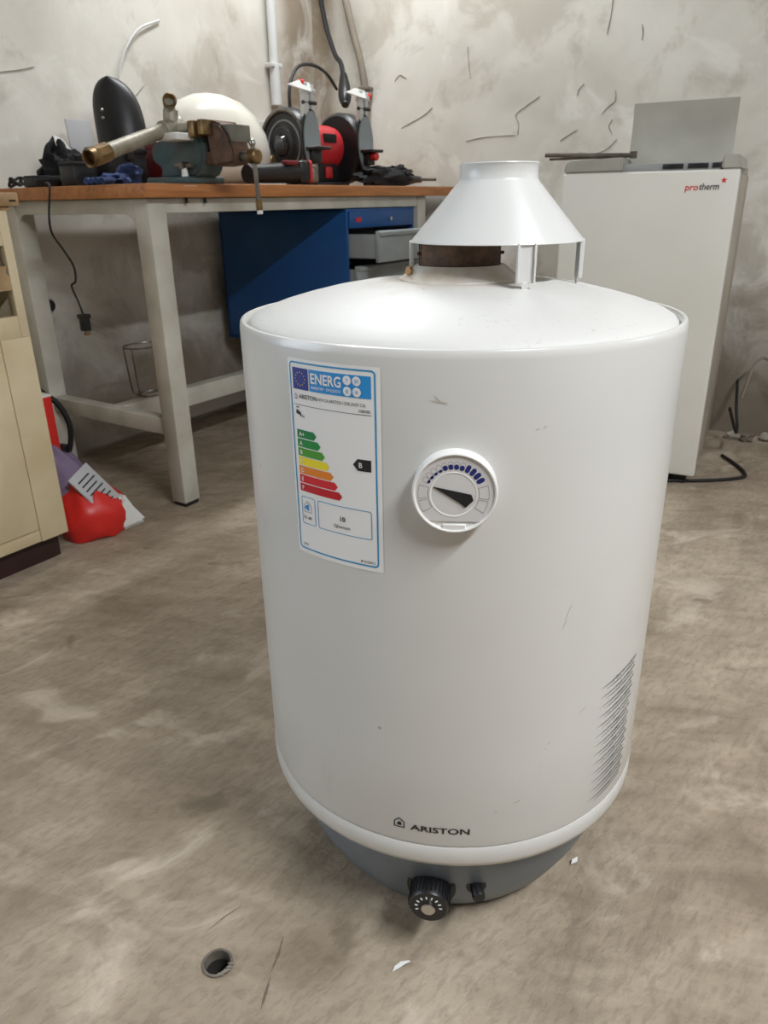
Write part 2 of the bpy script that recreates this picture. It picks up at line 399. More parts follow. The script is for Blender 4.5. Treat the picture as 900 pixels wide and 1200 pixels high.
# ================================================================ SETTING
HX, HY, HR = -.213, .633, .0185          # pipe sleeve in the floor
def floor_mesh():
    bm = bmesh.new(); inv = ROOM.inverted(); n = 40; s = .12
    c = [bm.verts.new((HX+HR*math.cos(2*PI*i/n), HY+HR*math.sin(2*PI*i/n), 0)) for i in range(n)]
    q = []
    for i in range(n):
        x, y = math.cos(2*PI*i/n), math.sin(2*PI*i/n); k = s/max(abs(x), abs(y)); q.append(bm.verts.new((HX+x*k, HY+y*k, 0)))
    for i in range(n): bm.faces.new((q[i], q[(i+1) % n], c[(i+1) % n], c[i]))
    L = 6.5
    for x0, x1, y0, y1 in ((-L, HX-s, -L, L), (HX+s, L, -L, L), (HX-s, HX+s, -L, HY-s), (HX-s, HX+s, HY+s, L)):
        bm.faces.new([bm.verts.new(p+(0,)) for p in ((x0, y0), (x1, y0), (x1, y1), (x0, y1))])
    bmesh.ops.recalc_face_normals(bm, faces=bm.faces)
    if bm.faces[0].normal.z < 0: bmesh.ops.reverse_faces(bm, faces=bm.faces)
    # keep the floor inside the room
    for co, no in ((W(A_BACK+.1, 0), DL), (W(A_NEAR-.1, 0), -DL), (W(0, D_LEFT+.1), DD), (W(0, D_RIGHT-.1), -DD)):
        bmesh.ops.bisect_plane(bm, geom=bm.verts[:]+bm.edges[:]+bm.faces[:], plane_co=co, plane_no=no, clear_outer=True)
    return bm
floor = struct('floor', floor_mesh(), FLOOR)
def wall_grid(p0, p1, h, nx, nz, amp, seed, face):
    """uneven plastered wall between two room points, thickness behind it"""
    bm = bmesh.new(); V = []
    d = (Vector(p1)-Vector(p0))
    for j in range(nz+1):
        for i in range(nx+1):
            p = Vector(p0)+d*(i/nx); p.z = h*j/nz
            q = Vector((p.x+seed, p.y, p.z)); k = noise.fractal(q*1.6, .9, 2.1, 5)*amp + noise.fractal(q*7, .8, 2.0, 3)*amp*.25
            V.append(bm.verts.new(p+Vector(face)*k))
    for j in range(nz):
        for i in range(nx):
            a = j*(nx+1)+i; bm.faces.new((V[a], V[a+1], V[a+nx+2], V[a+nx+1]))
    back = [bm.verts.new(Vector(p)-Vector(face)*.12) for p in ((p0[0], p0[1], 0), (p1[0], p1[1], 0), (p1[0], p1[1], h), (p0[0], p0[1], h))]
    bm.faces.new(back); bmesh.ops.recalc_face_normals(bm, faces=bm.faces)
    return bm
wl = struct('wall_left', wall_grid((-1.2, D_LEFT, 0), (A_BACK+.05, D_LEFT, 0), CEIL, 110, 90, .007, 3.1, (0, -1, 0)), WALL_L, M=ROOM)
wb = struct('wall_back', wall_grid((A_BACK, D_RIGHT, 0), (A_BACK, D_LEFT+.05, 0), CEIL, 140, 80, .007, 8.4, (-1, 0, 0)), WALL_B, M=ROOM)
WINS = [('right', .65, 1.35, 1.25, 2.05), ('left', -3.2, -1.55, .55, 2.15)]     # openings: wall, from, to, sill, head
def wall_with_window(side, w0, w1, z0, z1):
    if side == 'right':
        B = lambda p0, p1, q0, q1, bm=None: box((p0, D_RIGHT-.12, q0), (p1, D_RIGHT, q1), bm=bm); e0, e1 = A_NEAR-.12, A_BACK+.12
    else:      # the part of the left wall behind the camera
        B = lambda p0, p1, q0, q1, bm=None: box((p0, D_LEFT, q0), (p1, D_LEFT+.12, q1), bm=bm); e0, e1 = A_NEAR-.12, -1.2
    bm = B(e0, w0, 0, CEIL); B(w1, e1, 0, CEIL, bm); B(w0, w1, 0, z0, bm); B(w0, w1, z1, CEIL, bm)
    return bm
for n, (side, w0, w1, z0, z1) in enumerate(WINS):
    struct('wall_'+side+('_rear' if side == 'left' else ''), wall_with_window(side, w0, w1, z0, z1), WALL_O, M=ROOM)
    win = bpy.data.objects.new('window_%d' % (n+1), None); COL.objects.link(win); win.matrix_world = ROOM; win['kind'] = 'structure'
    def bar(p0, p1, q0, q1):
        b = box((p0, D_RIGHT-.09, q0), (p1, D_RIGHT-.03, q1), .004) if side == 'right' else box((p0, D_LEFT+.03, q0), (p1, D_LEFT+.09, q1), .004)
        obj('frame_bar', b, WHITE, win)
    bar(w0, w0+.05, z0, z1); bar(w1-.05, w1, z0, z1); bar(w0+.05, w1-.05, z0, z0+.05); bar(w0+.05, w1-.05, z1-.05, z1); bar((w0+w1)/2-.03, (w0+w1)/2+.03, z0+.05, z1-.05)
    pl = bpy.data.lights.new('window_portal', 'AREA'); pl.shape = 'RECTANGLE'; pl.size = w1-w0; pl.size_y = z1-z0; pl.cycles.is_portal = True
    po = bpy.data.objects.new('window_portal', pl); COL.objects.link(po)
    if side == 'right': po.matrix_world = ROOM @ T((w0+w1)/2, D_RIGHT-.02, (z0+z1)/2) @ RX(90)
    else: po.matrix_world = ROOM @ T((w0+w1)/2, D_LEFT+.02, (z0+z1)/2) @ RX(-90)
struct('wall_near', box((A_NEAR-.12, D_RIGHT-.12, 0), (A_NEAR, D_LEFT+.12, CEIL)), WALL_O, M=ROOM)
struct('ceiling', box((A_NEAR-.1, D_RIGHT-.1, CEIL), (A_BACK+.1, D_LEFT+.1, CEIL+.1)), CEILM, M=ROOM)
for i, (a, d, z, pw, rz) in enumerate(LAMPS):
    L = thing('ceiling_lamp', ['white fluorescent ceiling fitting in the middle of the room', 'white fluorescent ceiling fitting nearer the workbench'][i], 'lamp', W(a, d, z), TH+rz, 'fluorescent ceiling fittings')
    obj('housing', box((-.6, -.07, 0), (.6, .07, .05), .008), WHITE, L)
    for x in (-.3, .27): obj('hanger', box((x, -.015, .05), (x+.03, .015, CEIL-z)), STEEL, L)
    for y in (-.035, .035): obj('tube', rod((-.58, y, -.014), (.58, y, -.014), .012), TUBEM, L)

# cracks in the plaster of the back wall: shallow ribbons following their own curve (room coords d, z)
def crack(wall, pts, wd, plane):
    P = spline([(p[0], p[1], 0) for p in pts], 6); bm = bmesh.new(); prev = None
    for i, p in enumerate(P):
        t = i/(len(P)-1); k = wd*.85*math.sin(PI*min(1, max(.06, t)))*(.6+.8*rnd.random())+.0006
        d = (P[min(i+1, len(P)-1)]-P[max(i-1, 0)]).normalized(); n = Vector((-d.y, d.x, 0))
        row = []
        for s, lift in ((-1, -.006), (0, .0035), (1, -.006)):
            q = p+n*k*s
            if plane == 'B':
                a = Vector((A_BACK, q.x, q.y)); u = Vector((A_BACK+8.4, q.x, q.y))
                off = noise.fractal(u*1.6, .9, 2.1, 5)*.007+noise.fractal(u*7, .8, 2.0, 3)*.00175
                row.append(bm.verts.new((A_BACK-off-lift, q.x, q.y)))
            else:
                u = Vector((q.x+3.1, D_LEFT, q.y)); off = noise.fractal(u*1.6, .9, 2.1, 5)*.007+noise.fractal(u*7, .8, 2.0, 3)*.00175
                row.append(bm.verts.new((q.x, D_LEFT-off-lift, q.y)))
        if prev:
            for k2 in range(2): bm.faces.new((prev[k2], prev[k2+1], row[k2+1], row[k2]))
        prev = row
    o = obj('plaster_crack', bm, CRACK, wall); return o
CR_B = [  # (d,z) on the back wall
 ([(-.362, 1.226), (-.306, 1.197), (-.264, 1.170), (-.277, 1.136), (-.276, 1.096)], .0030), ([(-.536, 1.255), (-.518, 1.237), (-.513, 1.217)], .0060),
 ([(-.659, 1.223), (-.659, 1.189), (-.635, 1.171), (-.612, 1.148)], .0055), ([(-.656, 1.128), (-.645, 1.106), (-.661, 1.076)], .0055),
 ([(-.457, 1.066), (-.490, 1.085), (-.523, 1.101)], .0045), ([(-.537, 1.024), (-.595, 1.015), (-.643, 1.028), (-.679, 1.061)], .0032),
 ([(-.62, 1.509), (-.616, 1.457), (-.608, 1.406)], .0030), ([(-.732, 1.423), (-.738, 1.397), (-.737, 1.374)], .0080),
 ([(.272, 1.152), (.22, 1.172), (.16, 1.194), (.119, 1.22)], .0006), ([(.305, 1.333), (.279, 1.354), (.245, 1.338)], .0022),
 ([(-.044, 1.424), (-.05, 1.364), (-.059, 1.312)], .0016), ([(-.042, 1.086), (-.14, 1.097), (-.261, 1.097)], .0005)]
for p, wd in CR_B: crack(wb, p, wd, 'B')
for p, wd in [([(.60, 1.18), (.66, 1.225), (.70, 1.26)], .003), ([(.12, 1.235), (.2, 1.25), (.27, 1.268)], .0028)]: crack(wl, p, wd, 'L')

for pts, wd in (([(-.137, .668), (-.140, .645), (-.146, .622)], .0018), ([(-.146, .615), (-.149, .595), (-.152, .575)], .0016), ([(-.238, .675), (-.215, .700), (-.196, .715)], .0012)):
    P = spline([(x, y, 0) for x, y in pts], 6); bm = bmesh.new(); prev = None
    for i, p_ in enumerate(P):
        t = i/(len(P)-1); k = wd*math.sin(PI*max(.08, min(.92, t)))*(.6+.8*rnd.random()); row = [bm.verts.new((p_.x+sg*k, p_.y, .0004)) for sg in (-1, 1)]
        if prev: bm.faces.new((prev[0], prev[1], row[1], row[0]))
        prev = row
    obj('floor_crack', bm, mat('crack_dirt', srgb(108, 95, 81), .95), floor)
# pipe sleeve set in the floor
sl = thing('pipe_sleeve', 'short open grey pipe end set in the concrete floor', 'pipe', (HX, HY, 0))
obj('sleeve', lathe([(.0155, -.16), (.0158, .0035), (.0172, .005), (.0186, .0035), (.0188, -.16)], 40), PIPEG, sl)
obj('bottom', lathe([(0, -.13), (.0155, -.13), (.0155, -.012)], 40), HOLE, sl, label='dark inside of the open pipe')
bm = bmesh.new()
for k in range(5):
    t = math.radians(-65+14*k); ellipsoid((.0176*math.cos(t), .0176*math.sin(t), .0040), (.0045, .0018, .0012), 10, 6, M=None, bm=bm, warp=.7, seed=k)
obj('mortar_crumb', bm, PIPEG, sl)

# ================================================================ WATER HEATER
R = .2475
H = thing('gas_water_heater', 'white cylindrical gas water heater with cone flue hood standing on concrete floor', 'water heater', (.089, .8774, 0))
obj('tank_shell', lathe([(R-.012, .18), (R-.003, .185), (R-.0008, .1865), (R, .190), (R, .30), (R, .42), (R, .54), (R, .66), (R, .7345), (R-.0006, .7400), (R-.002, .7425), (R-.004, .7432), (R-.006, .7425), (R-.0075, .740), (R-.0082, .732)], 128), ENAMEL, H)
obj('bottom_band', lathe([(R-.03, .153), (R-.006, .1535), (R-.0015, .157), (R+.0006, .164), (R+.0008, .180), (R-.001, .1848), (R-.012, .186)], 128), ENAMEL, H)
obj('top_dome', lathe([(R-.0085, .733), (R-.0095, .7375), (R-.0125, .7415), (.226, .7470), (.205, .7545), (.18, .7615), (.15, .7685), (.12, .7735), (.09, .7767), (.06, .7785), (.04, .779)], 128), DOME, H)
obj('flue_collar', lathe([(.0690, .7760), (.0675, .7795), (.0655, .7802), (.0515, .7928), (.0485, .7938), (.0462, .7928), (.0456, .776)], 64), mat('dusty_white', srgb(228, 224, 216), .5, var=srgb(196, 182, 162), vscale=26), H)
obj('flue_pipe', lathe([(.0455, .776), (.0455, .8255), (.0440, .8262), (.0430, .8255), (.0430, .74), (0, .74)], 64), RUST, H, label='rusty brown steel flue pipe')
obj('gasket', ellipsoid((-.0560, -.004, .7860), (.0045, .020, .0060), 16, 8, warp=.5, seed=2, M=None), TAN, H, label='torn tan gasket')
for s in (-1, 1): obj('screw', rod((s*.042, -.012, .806), (s*.0475, -.013, .806), .0018, seg=8), RUST, H)
# draught diverter
DV = obj('flue_hood', lathe([(.0945, .8175), (.0935, .8195), (.0428, .8780), (.0418, .8800), (.0414, .8930), (.0424, .8945), (.0420, .8955), (.0402, .8950), (.0400, .8795), (.0915, .8195), (.0925, .8170)], 96, T(.040, 0, 0), close=True), WHITE, H)
for ang, zb in ((-92, .7735), (11, .7705), (88, .7675), (178, .7735)):
    t = math.radians(ang); M = T(.040+.0915*math.sin(t), -.0915*math.cos(t), 0) @ RZ(ang)
    bm = box((-.0088, -.0008, zb+.010), (.0088, .0006, .8190), .0004, 1, M)
    for s in (-1, 1): box((s*.0088-.0012, -.0042, zb+.010), (s*.0088+.0012, .0006, .8190), .0005, 1, M, bm)
    box((-.0032, -.0012, zb-.0005), (.0032, .0008, zb+.011), .0004, 1, M, bm)
    obj('leg', bm, WHITE, DV)
# thermometer dial, its own tangent frame: x right, y up, z outwards
DA, DZ = -5.7, .619
t = math.radians(DA); DM = Matrix(((math.cos(t), 0, math.sin(t), R*math.sin(t)), (math.sin(t), 0, -math.cos(t), -R*math.cos(t)), (0, 1, 0, DZ), (0, 0, 0, 1)))
DR = .0385
dial = obj('thermometer_dial', lathe([(DR-.0005, -.004), (DR, .0105), (DR-.0008, .0142), (DR-.0018, .0148), (DR-.0030, .0142), (DR-.0035, .0115), (0, .0115)], 72, DM), DIALW, H, label='round white thermometer dial')
chord = -.0285
P = [(x, y) for x, y in disc2d(0, 0, DR-.0033, 72) if y > chord]
P.sort(key=lambda q: math.atan2(q[1]+.0, q[0]) if q[1] > -.0 or q[0] > 0 else math.atan2(q[1], q[0]))
obj('dial_face', prism(P, .0112, .0128, DM), DIALF, dial)
obj('adjust_tab', box((-.0105, -.0365, .0115), (.0105, -.0297, .0135), .0006, 1, DM), DIALW, dial)
C0 = (-.0012, -.0012)
obj('dial_disc', lathe([(.0215, .0125), (.0212, .0131), (.0200, .0130), (.0185, .0118), (0, .0108)], 48, DM @ T(C0[0], C0[1], 0)), DIALK, dial)
obj('needle', prism([(-.0195, .0062), (.0148, -.0008), (.0168, -.0062), (.0100, -.0132), (.0040, -.0085)], .0118, .0140, DM, bev=.0004), BLACKP, dial, label='black pointer')
def pill(bm, ang, r0, r1, wdt, frame=None):
    c, s = math.cos(ang), math.sin(ang); n = 6; h = wdt/2
    loc = [(r1-h+h*math.cos(-PI/2+PI*k/n), h*math.sin(-PI/2+PI*k/n)) for k in range(n+1)] + [(r0+h+h*math.cos(PI/2+PI*k/n), h*math.sin(PI/2+PI*k/n)) for k in range(n+1)]
    return [(C0[0]+x*c-y*s, C0[1]+x*s+y*c) for x, y in loc]
fill = [.30, .30, .34, .36, .66, .66, .66, .66, 1, 1, 1, 1]
for k in range(12):
    an = math.radians(151-k*11.0); r0, r1 = .0235, .0312
    if k < 8: obj('scale_outline', merge(bmesh.new(), ring2d(pill(None, an, r0, r1, .0046), pill(None, an, r0+.0003, r1-.0003, .0040)), DM @ T(0, 0, .01292)), OUTL, dial)
    obj('scale_bar', prism(pill(None, an, r0, r0+(r1-r0)*max(fill[k], .36), .0042 if fill[k] > .4 else .0036), .0127, .01305, DM), NAVY, dial)
for a0, a1 in ((163, 188), (191, 213), (-8, 17), (-33, -11)):
    def sect(r0, r1, b0, b1): return [(C0[0]+r*math.cos(math.radians(b)), C0[1]+r*math.sin(math.radians(b))) for r, bs in ((r1, [b0+(b1-b0)*i/5 for i in range(6)]), (r0, [b1-(b1-b0)*i/5 for i in range(6)])) for b in bs]
    obj('scale_cell', merge(bmesh.new(), ring2d(sect(.0226, .0318, a0, a1), sect(.0230, .0314, a0+.9, a1-.9)), DM @ T(0, 0, .01292)), OUTL, dial)
# brand lettering on the shell
bm = text_bm('ARISTON', .0112, 1.30, bold=.0002)
xs = [v.co.x for v in bm.verts]; k = .0665/(max(xs)-min(xs))
for v in bm.verts: v.co.x *= k
shift(bm, .0195, .0)
obj('brand_lettering', wrap(bm, R, -19.7, .2065, .0005), BLACKP, H, label='dark lettering ARISTON')
hs = [(0, 0), (.0125, 0), (.0125, .0085), (.00625, .0140), (0, .0085)]; hi = [(.0012, .0012), (.0113, .0012), (.0113, .0079), (.00625, .0124), (.0012, .0079)]
bm = ring2d(hs, hi); merge(bm, flat([(.0038, .0032), (.0087, .0032), (.0087, .0065), (.00625, .0085), (.0038, .0065)]))
obj('house_logo', wrap(bm, R, -19.7, .2070, .0005), BLACKP, H, label='small dark house emblem')
# energy label
LW, LH = .0985, .193; LA, LZ = -45.2, .7235     # left edge angle, top height
def LB(bm, off): return wrap(bm, R, LA, LZ, off)
lab = obj('energy_label', LB(flat(rrect(-.0025, -LH-.0045, LW+.0045, .003, .001)), .0003), PAPER, H, label='white paper energy label with blue outline')
obj('label_border', LB(frame2d(0, -LH, LW, 0, .0045, .0016), .0005), CYAN, lab)
obj('flag_panel', LB(flat([(.0042, -.0260), (.0250, -.0260), (.0250, -.0055), (.0042, -.0055)]), .0005), EUB, lab)
bm = bmesh.new()
for k in range(12): flat(disc2d(.0146+.0062*math.cos(k*PI/6), -.0157+.0062*math.sin(k*PI/6), .00055, 8), bm)
obj('flag_stars', LB(bm, .0008), YEL, lab)
obj('header_panel', LB(flat([(.0262, -.0260), (LW-.0045, -.0260), (LW-.0045, -.0055), (.0262, -.0055)]), .0005), BLUEH, lab)
bm = fit(shift(text_bm('ENERG', .0135, 1, bold=.0003), 0, -.0180), .0285, .0635); merge(bm, fit(shift(text_bm('\u0435\u043d\u0435\u0440\u0433\u0438\u044f \u00b7 \u03b5\u03bd\u03b5\u03c1\u03b3\u03b5\u03b9\u03b1', .0046), 0, -.0232), .0288, .0630))
obj('header_lettering', LB(bm, .0008), PAPER, lab)
for k, s in enumerate(('Y', 'IJA', 'IE', 'IA')):
    cx, cy = .0700+(k % 2)*.0098, -.0108-(k//2)*.0100
    c = obj('language_disc', LB(flat(disc2d(cx, cy, .0043)), .0008), PAPER, lab)
    obj('language_letter', LB(shift(text_bm(s, .0050, .8, 'CENTER'), cx, cy-.0017), .0011), BLUEH, lab)
bm = fit(shift(text_bm('ARISTON', .0060, 1, bold=.00005), 0, -.0345), .0115, .0350)
merge(bm, fit(shift(text_bm('NTV CA ARISTON I 270E (NOV CA)', .0044), 0, -.0338), .0370, .0880)); merge(bm, fit(shift(text_bm('3380385', .0038), 0, -.0390), .0810, .0930))
merge(bm, ring2d([(.0055, -.0355), (.0090, -.0355), (.0090, -.0320), (.00725, -.0300), (.0055, -.0320)], [(.0060, -.0350), (.0085, -.0350), (.0085, -.0322), (.00725, -.0306), (.0060, -.0322)]))
merge(bm, flat([(.0042, -.0412), (LW-.0045, -.0412), (LW-.0045, -.0407), (.0042, -.0407)]))
merge(bm, shift(text_bm('M', .0042), .0142, -.0535))
merge(bm, shift(text_bm('2017', .0036), .0062, -LH+.0045)); merge(bm, fit(shift(text_bm('812/2013', .0038), 0, -LH+.0035), .0790, .0945))
merge(bm, shift(text_bm('10', .0072, bold=.00012), .0555, -.1505)); merge(bm, shift(text_bm('GJ/annum', .0052, .95), .0485, -.1580)); merge(bm, shift(text_bm('55 dB', .0046), .0085, -.1585))
merge(bm, ring2d([(.0100, -.1510), (.0200, -.1510), (.0200, -.1440), (.0150, -.1385), (.0100, -.1440)], [(.0104, -.1506), (.0196, -.1506), (.0196, -.1442), (.0150, -.1391), (.0104, -.1442)]))
obj('label_lettering', LB(bm, .0006), BLACKP, lab, kind='stuff')
bm = flat([(.0066, -.0462), (.0095, -.0462), (.0112, -.0478), (.0125, -.0478), (.0135, -.0500), (.0135, -.0522), (.0118, -.0522), (.0116, -.0508), (.0066, -.0500)]); flat([(.0070, -.0440), (.0108, -.0440), (.0108, -.0430), (.0070, -.0430)], bm)
obj('tap_icon', LB(bm, .0006), BLACKP, lab)
obj('speaker_icon', LB(shift(flat([(.0110, -.0455), (.0110, -.0480), (.0130, -.0488), (.0162, -.0508), (.0162, -.0430), (.0130, -.0448)]), 0, -.0990), .0007), BLUEH, lab)
GR = [(0, 124, 60), (14, 134, 56), (70, 148, 40), (236, 216, 30), (226, 128, 30), (206, 30, 40), (188, 14, 30)]
for k in range(7):
    y1 = -.0655-k*.0092; y0 = y1-.0082; x1 = .0285+k*.0047
    a = obj('class_arrow', LB(flat([(.0060, y0), (x1, y0), (x1+.0035, (y0+y1)/2), (x1, y1), (.0060, y1)]), .0006), mat('print_class_%d' % k, srgb(*GR[k]), .45), lab)
    obj('class_letter', LB(shift(text_bm(('A+', 'A', 'B', 'C', 'D', 'E', 'F')[k], .0060, bold=.0001), .0090, y0+.0020), .0009), PAPER, lab)
obj('rating_arrow', LB(flat([(.0925, -.0950), (.0925, -.0835), (.0785, -.0835), (.0735, -.08925), (.0785, -.0950)]), .0006), BLACKP, lab, label='black arrow marked B')
obj('rating_letter', LB(shift(text_bm('B', .0070, bold=.0001), .0795, -.0916), .0009), PAPER, lab)
obj('noise_box', LB(frame2d(.0065, -.1640, .0255, -.1345, .0025, .0007), .0006), CYAN, lab)
obj('consumption_box', LB(frame2d(.0290, -.1640, .0920, -.1345, .0025, .0007), .0006), CYAN, lab)
# scuffed patch, low right: slanting scratches through the paint
bm = bmesh.new()
r2 = random.Random(3)
def scratch(u0, v0, ln, wd, sl=.52):
    u1, v1 = u0+ln, v0+ln*sl
    return [(u0, v0), (u0+ln*.4, v0+ln*.4*sl-wd*.45), (u1, v1-wd*.5), (u1, v1+wd*.5), (u0+ln*.4, v0+ln*.4*sl+wd*.45)]
for k in range(13):
    f = k/12; v0 = .206+.158*f; u0 = .001*f+r2.uniform(0, .002)
    merge(bm, flat(scratch(u0, v0, .036+.02*r2.random(), .0022, .10)))
    merge(bm, flat(scratch(u0+.010, v0-.0042, .036, .0020, .10)))
    merge(bm, flat(scratch(u0+.019+r2.uniform(0, .004), v0+.0035, .040, .0026, .10)))
    merge(bm, flat(scratch(u0+.026, v0-.002, .046, .0030, .10))); merge(bm, flat(scratch(u0+.031, v0+.0045, .046, .0030, .10)))
obj('scuff_marks', wrap(bm, R, 35.0, 0, .0004), SCUFF, H, label='slanting grey scratches in the paint', kind='stuff')
bm = bmesh.new()
for u, v, ln, sl in ((-.030, .345, .012, .5), (-.105, .245, .010, .35), (-.125, .236, .004, .4), (-.068, .318, .005, .6), (-.072, .312, .003, .3), (-.06, .47, .008, 2.0), (-.062, .46, .006, 1.6), (-.2, .70, .016, -.15), (-.196, .705, .006, -1.), (-.105, .672, .003, .2), (-.098, .673, .003, .5)):
    merge(bm, flat(scratch(u, v, ln, .0012, sl)))
obj('paint_chips', wrap(bm, R, 35.0, 0, .0004), mat('chip_brown', srgb(180, 174, 163), .6), H, kind='stuff')
# base pan and controls
base = obj('base_pan', lathe([(0, .002), (.150, .002), (.156, 0), (.164, .002), (.172, .008), (.185, .027), (.205, .066), (.222, .110), (.2345, .148), (.2355, .154), (.2, .156)], 128), PAN, H, label='grey blue base with controls')
def radial(ang, r, z, tilt=0): t = math.radians(ang); return T(r*math.sin(t), -r*math.cos(t), z) @ RZ(ang) @ RX(90+tilt)
KM = radial(-10.4, .2115, .086)
obj('recess_ring', lathe([(.030, -.004), (.030, .0035), (.0255, .0035)], 40, KM), BLKPL, base)
prof = [(.0235, -.012), (.0242, .004), (.0238, .030), (.0222, .0330), (0, .0330)]
kn = obj('gas_knob', lathe(prof, 48, KM), BLKPL, base, label='black ribbed gas control knob')
obj('knob_hub', lathe([(.0085, .032), (.0085, .0365), (.0078, .0372), (0, .0372)], 32, KM), CHROME, base, label='chrome knob centre')
bm = bmesh.new()
for k in range(9):
    an = math.radians(200-k*25); box((-.0008, -.0018, 0), (.0008, .0018, .0006), M=KM @ T(.0145*math.cos(an), .0145*math.sin(an), .0328) @ RZ(math.degrees(an)+90), bm=bm)
obj('knob_marks', bm, PAPER, base)
bm = bmesh.new()
for k in range(30):
    an = 2*PI*k/30; box((-.0007, -.0011, .006), (.0007, .0011, .029), M=KM @ T(.0241*math.cos(an), .0241*math.sin(an), 0) @ RZ(math.degrees(an)+90), bm=bm)
obj('knob_ribs', bm, BLKPL, base)
IM = radial(4.2, .212, .089)
obj('button_collar', lathe([(.0125, -.008), (.0122, .0035), (.0095, .0040), (0, .0035)], 32, IM), BLKPL, base)
obj('igniter_button', lathe([(.0078, 0), (.0078, .0190), (.0070, .0205), (0, .0205)], 32, IM), BLKPL, base, label='black push button')
obj('screw', lathe([(.0035, -.004), (.0030, .0020), (0, .0022)], 12, radial(-22, .213, .095)), PAN, base)

# ================================================================ WORKBENCH
ZT, ZA0 = .912, .838
BL, BDp = 1.66, .70
bench = thing('workbench', 'long workbench with wooden top and grey green steel legs along left wall', 'workbench', W(.02, 0), TH)
obj('bench_top', box((.004, .004, .8765), (BL-.004, BDp, ZT), .002), BENCHT, bench)
obj('edge_band', box((0, -.004, .877), (BL, .006, ZT-.0008), .0015), WOODE, bench)
obj('edge_band', box((-.006, -.003, .877), (.004, BDp, ZT-.0008), .0015), WOODE, bench)
def leg(x0, y0, wx, wy): return box((x0, y0, .012), (x0+wx, y0+wy, .876), .004, 2)
LEGS = [(.012, .022), (.012, .62), (1.40, .022), (1.40, .62)]
for x, y in LEGS:
    l = obj('leg', leg(x, y, .062, .058), BENCHM, bench)
    obj('foot', box((x+.004, y+.004, 0), (x+.058, y+.054, .013), .002), BLKPL, l)
for y in (.026, .63): obj('long_apron', box((.074, y, ZA0), (1.40, y+.04, .876), .003), BENCHM, bench)
for x in (.016, 1.405): obj('end_apron', box((x, .080, ZA0), (x+.05, .62, .876), .003), BENCHM, bench)
def gusset(x0, y0, sx, ax):
    pts = [(0, 0), (.045*sx, 0)]+[(sx*(.045-.045*math.sin(t)), -.05+.05*math.cos(t)) for t in [PI/2*k/8 for k in range(1, 9)]]
    M = T(x0, y0, ZA0+.002) @ (RX(90) if ax == 'x' else RZ(90) @ RX(90)); return prism(pts, -.002, .002, M)
obj('gusset', gusset(.018, .080, 1, 'y'), BENCHM, bench); obj('gusset', gusset(.018, .62, -1, 'y'), BENCHM, bench)
for x in (.018, 1.405): obj('end_rail', box((x, .080, .222), (x+.046, .62, .272), .003), BENCHM, bench)
obj('stretcher', box((.064, .325, .205), (1.405, .375, .268), .003), BENCHM, bench)
for x in (.145, .215): obj('bolt', rod((x, .016, .862), (x, .016, .878), .0045, seg=10), BLKPL, bench)

# blue drawer pedestal hung under the bench
PA0, PA1, PD0, PD1, PZ0, PZ1 = .93, 1.40, .030, .66, .335, .836
ped = thing('drawer_pedestal', 'blue steel drawer cabinet under the workbench with open grey drawers', 'drawers', W(PA0, PD0), TH)
pw, pd = PA1-PA0, PD1-PD0
bm = box((0, 0, PZ0), (.012, pd, PZ1), .002); box((pw-.012, 0, PZ0), (pw, pd, PZ1), .002, bm=bm); box((0, pd-.012, PZ0), (pw, pd, PZ1), .002, bm=bm)
box((0, .002, PZ1-.012), (pw, pd, PZ1-.001), bm=bm); box((0, .002, PZ0+.001), (pw, pd, PZ0+.014), bm=bm)
obj('casing', bm, BLUEM, ped)
dr = obj('drawer_front', box((.014, -.006, .770), (pw-.014, .014, .826), .002), BLUEM, ped)
obj('lock', rod((pw*.60, -.004, .797), (pw*.60, -.012, .797), .008, seg=16), CHROME, dr); obj('badge', box((.05, -.008, .790), (.085, -.005, .806)), RED, dr)
for (z0, z1, ext, nm) in ((.655, .762, .115, 'upper'), (.520, .640, .020, 'lower')):
    d = obj('drawer', box((.020, -ext, z0+.012), (.024, .45, z1-.012), bm=box((pw-.024, -ext, z0+.012), (pw-.020, .45, z1-.012), bm=box((.02, -ext, z0+.012), (pw-.02, .45, z0+.016)))), GREYM, ped)
    obj('drawer_front', box((.014, -ext-.016, z0), (pw-.014, -ext, z1), .003), GREYM, d)
    obj('drawer_handle', box((.014, -ext-.026, z1-.018), (pw-.014, -ext-.012, z1-.002), .004), GREYM, d)
obj('divider', box((.012, .02, .764), (pw-.012, pd-.02, .768), bm=box((.012, .02, .645), (pw-.012, pd-.02, .649))), BLKM, ped)
for k, (x, cl) in enumerate(((.06, 'teal'), (.10, 'tan'), (.15, 'blue'))):
    bb = thing('small_jar', ['teal capped jar standing in the open drawer', 'tan capped jar standing in the open drawer', 'blue capped jar standing in the open drawer'][k], 'jar', W(PA0+x, PD0-.06+.03*k, .672), TH)
    obj('jar_body', lathe([(0, 0), (.014, 0), (.015, .002), (.015, .026), (.012, .029), (0, .029)], 20), PLBAG, bb)
    obj('cap', lathe([(.0125, .028), (.0128, .029), (.0128, .040), (.012, .041), (0, .041)], 20), (TEAL, TAN, BLUEC)[k], bb)

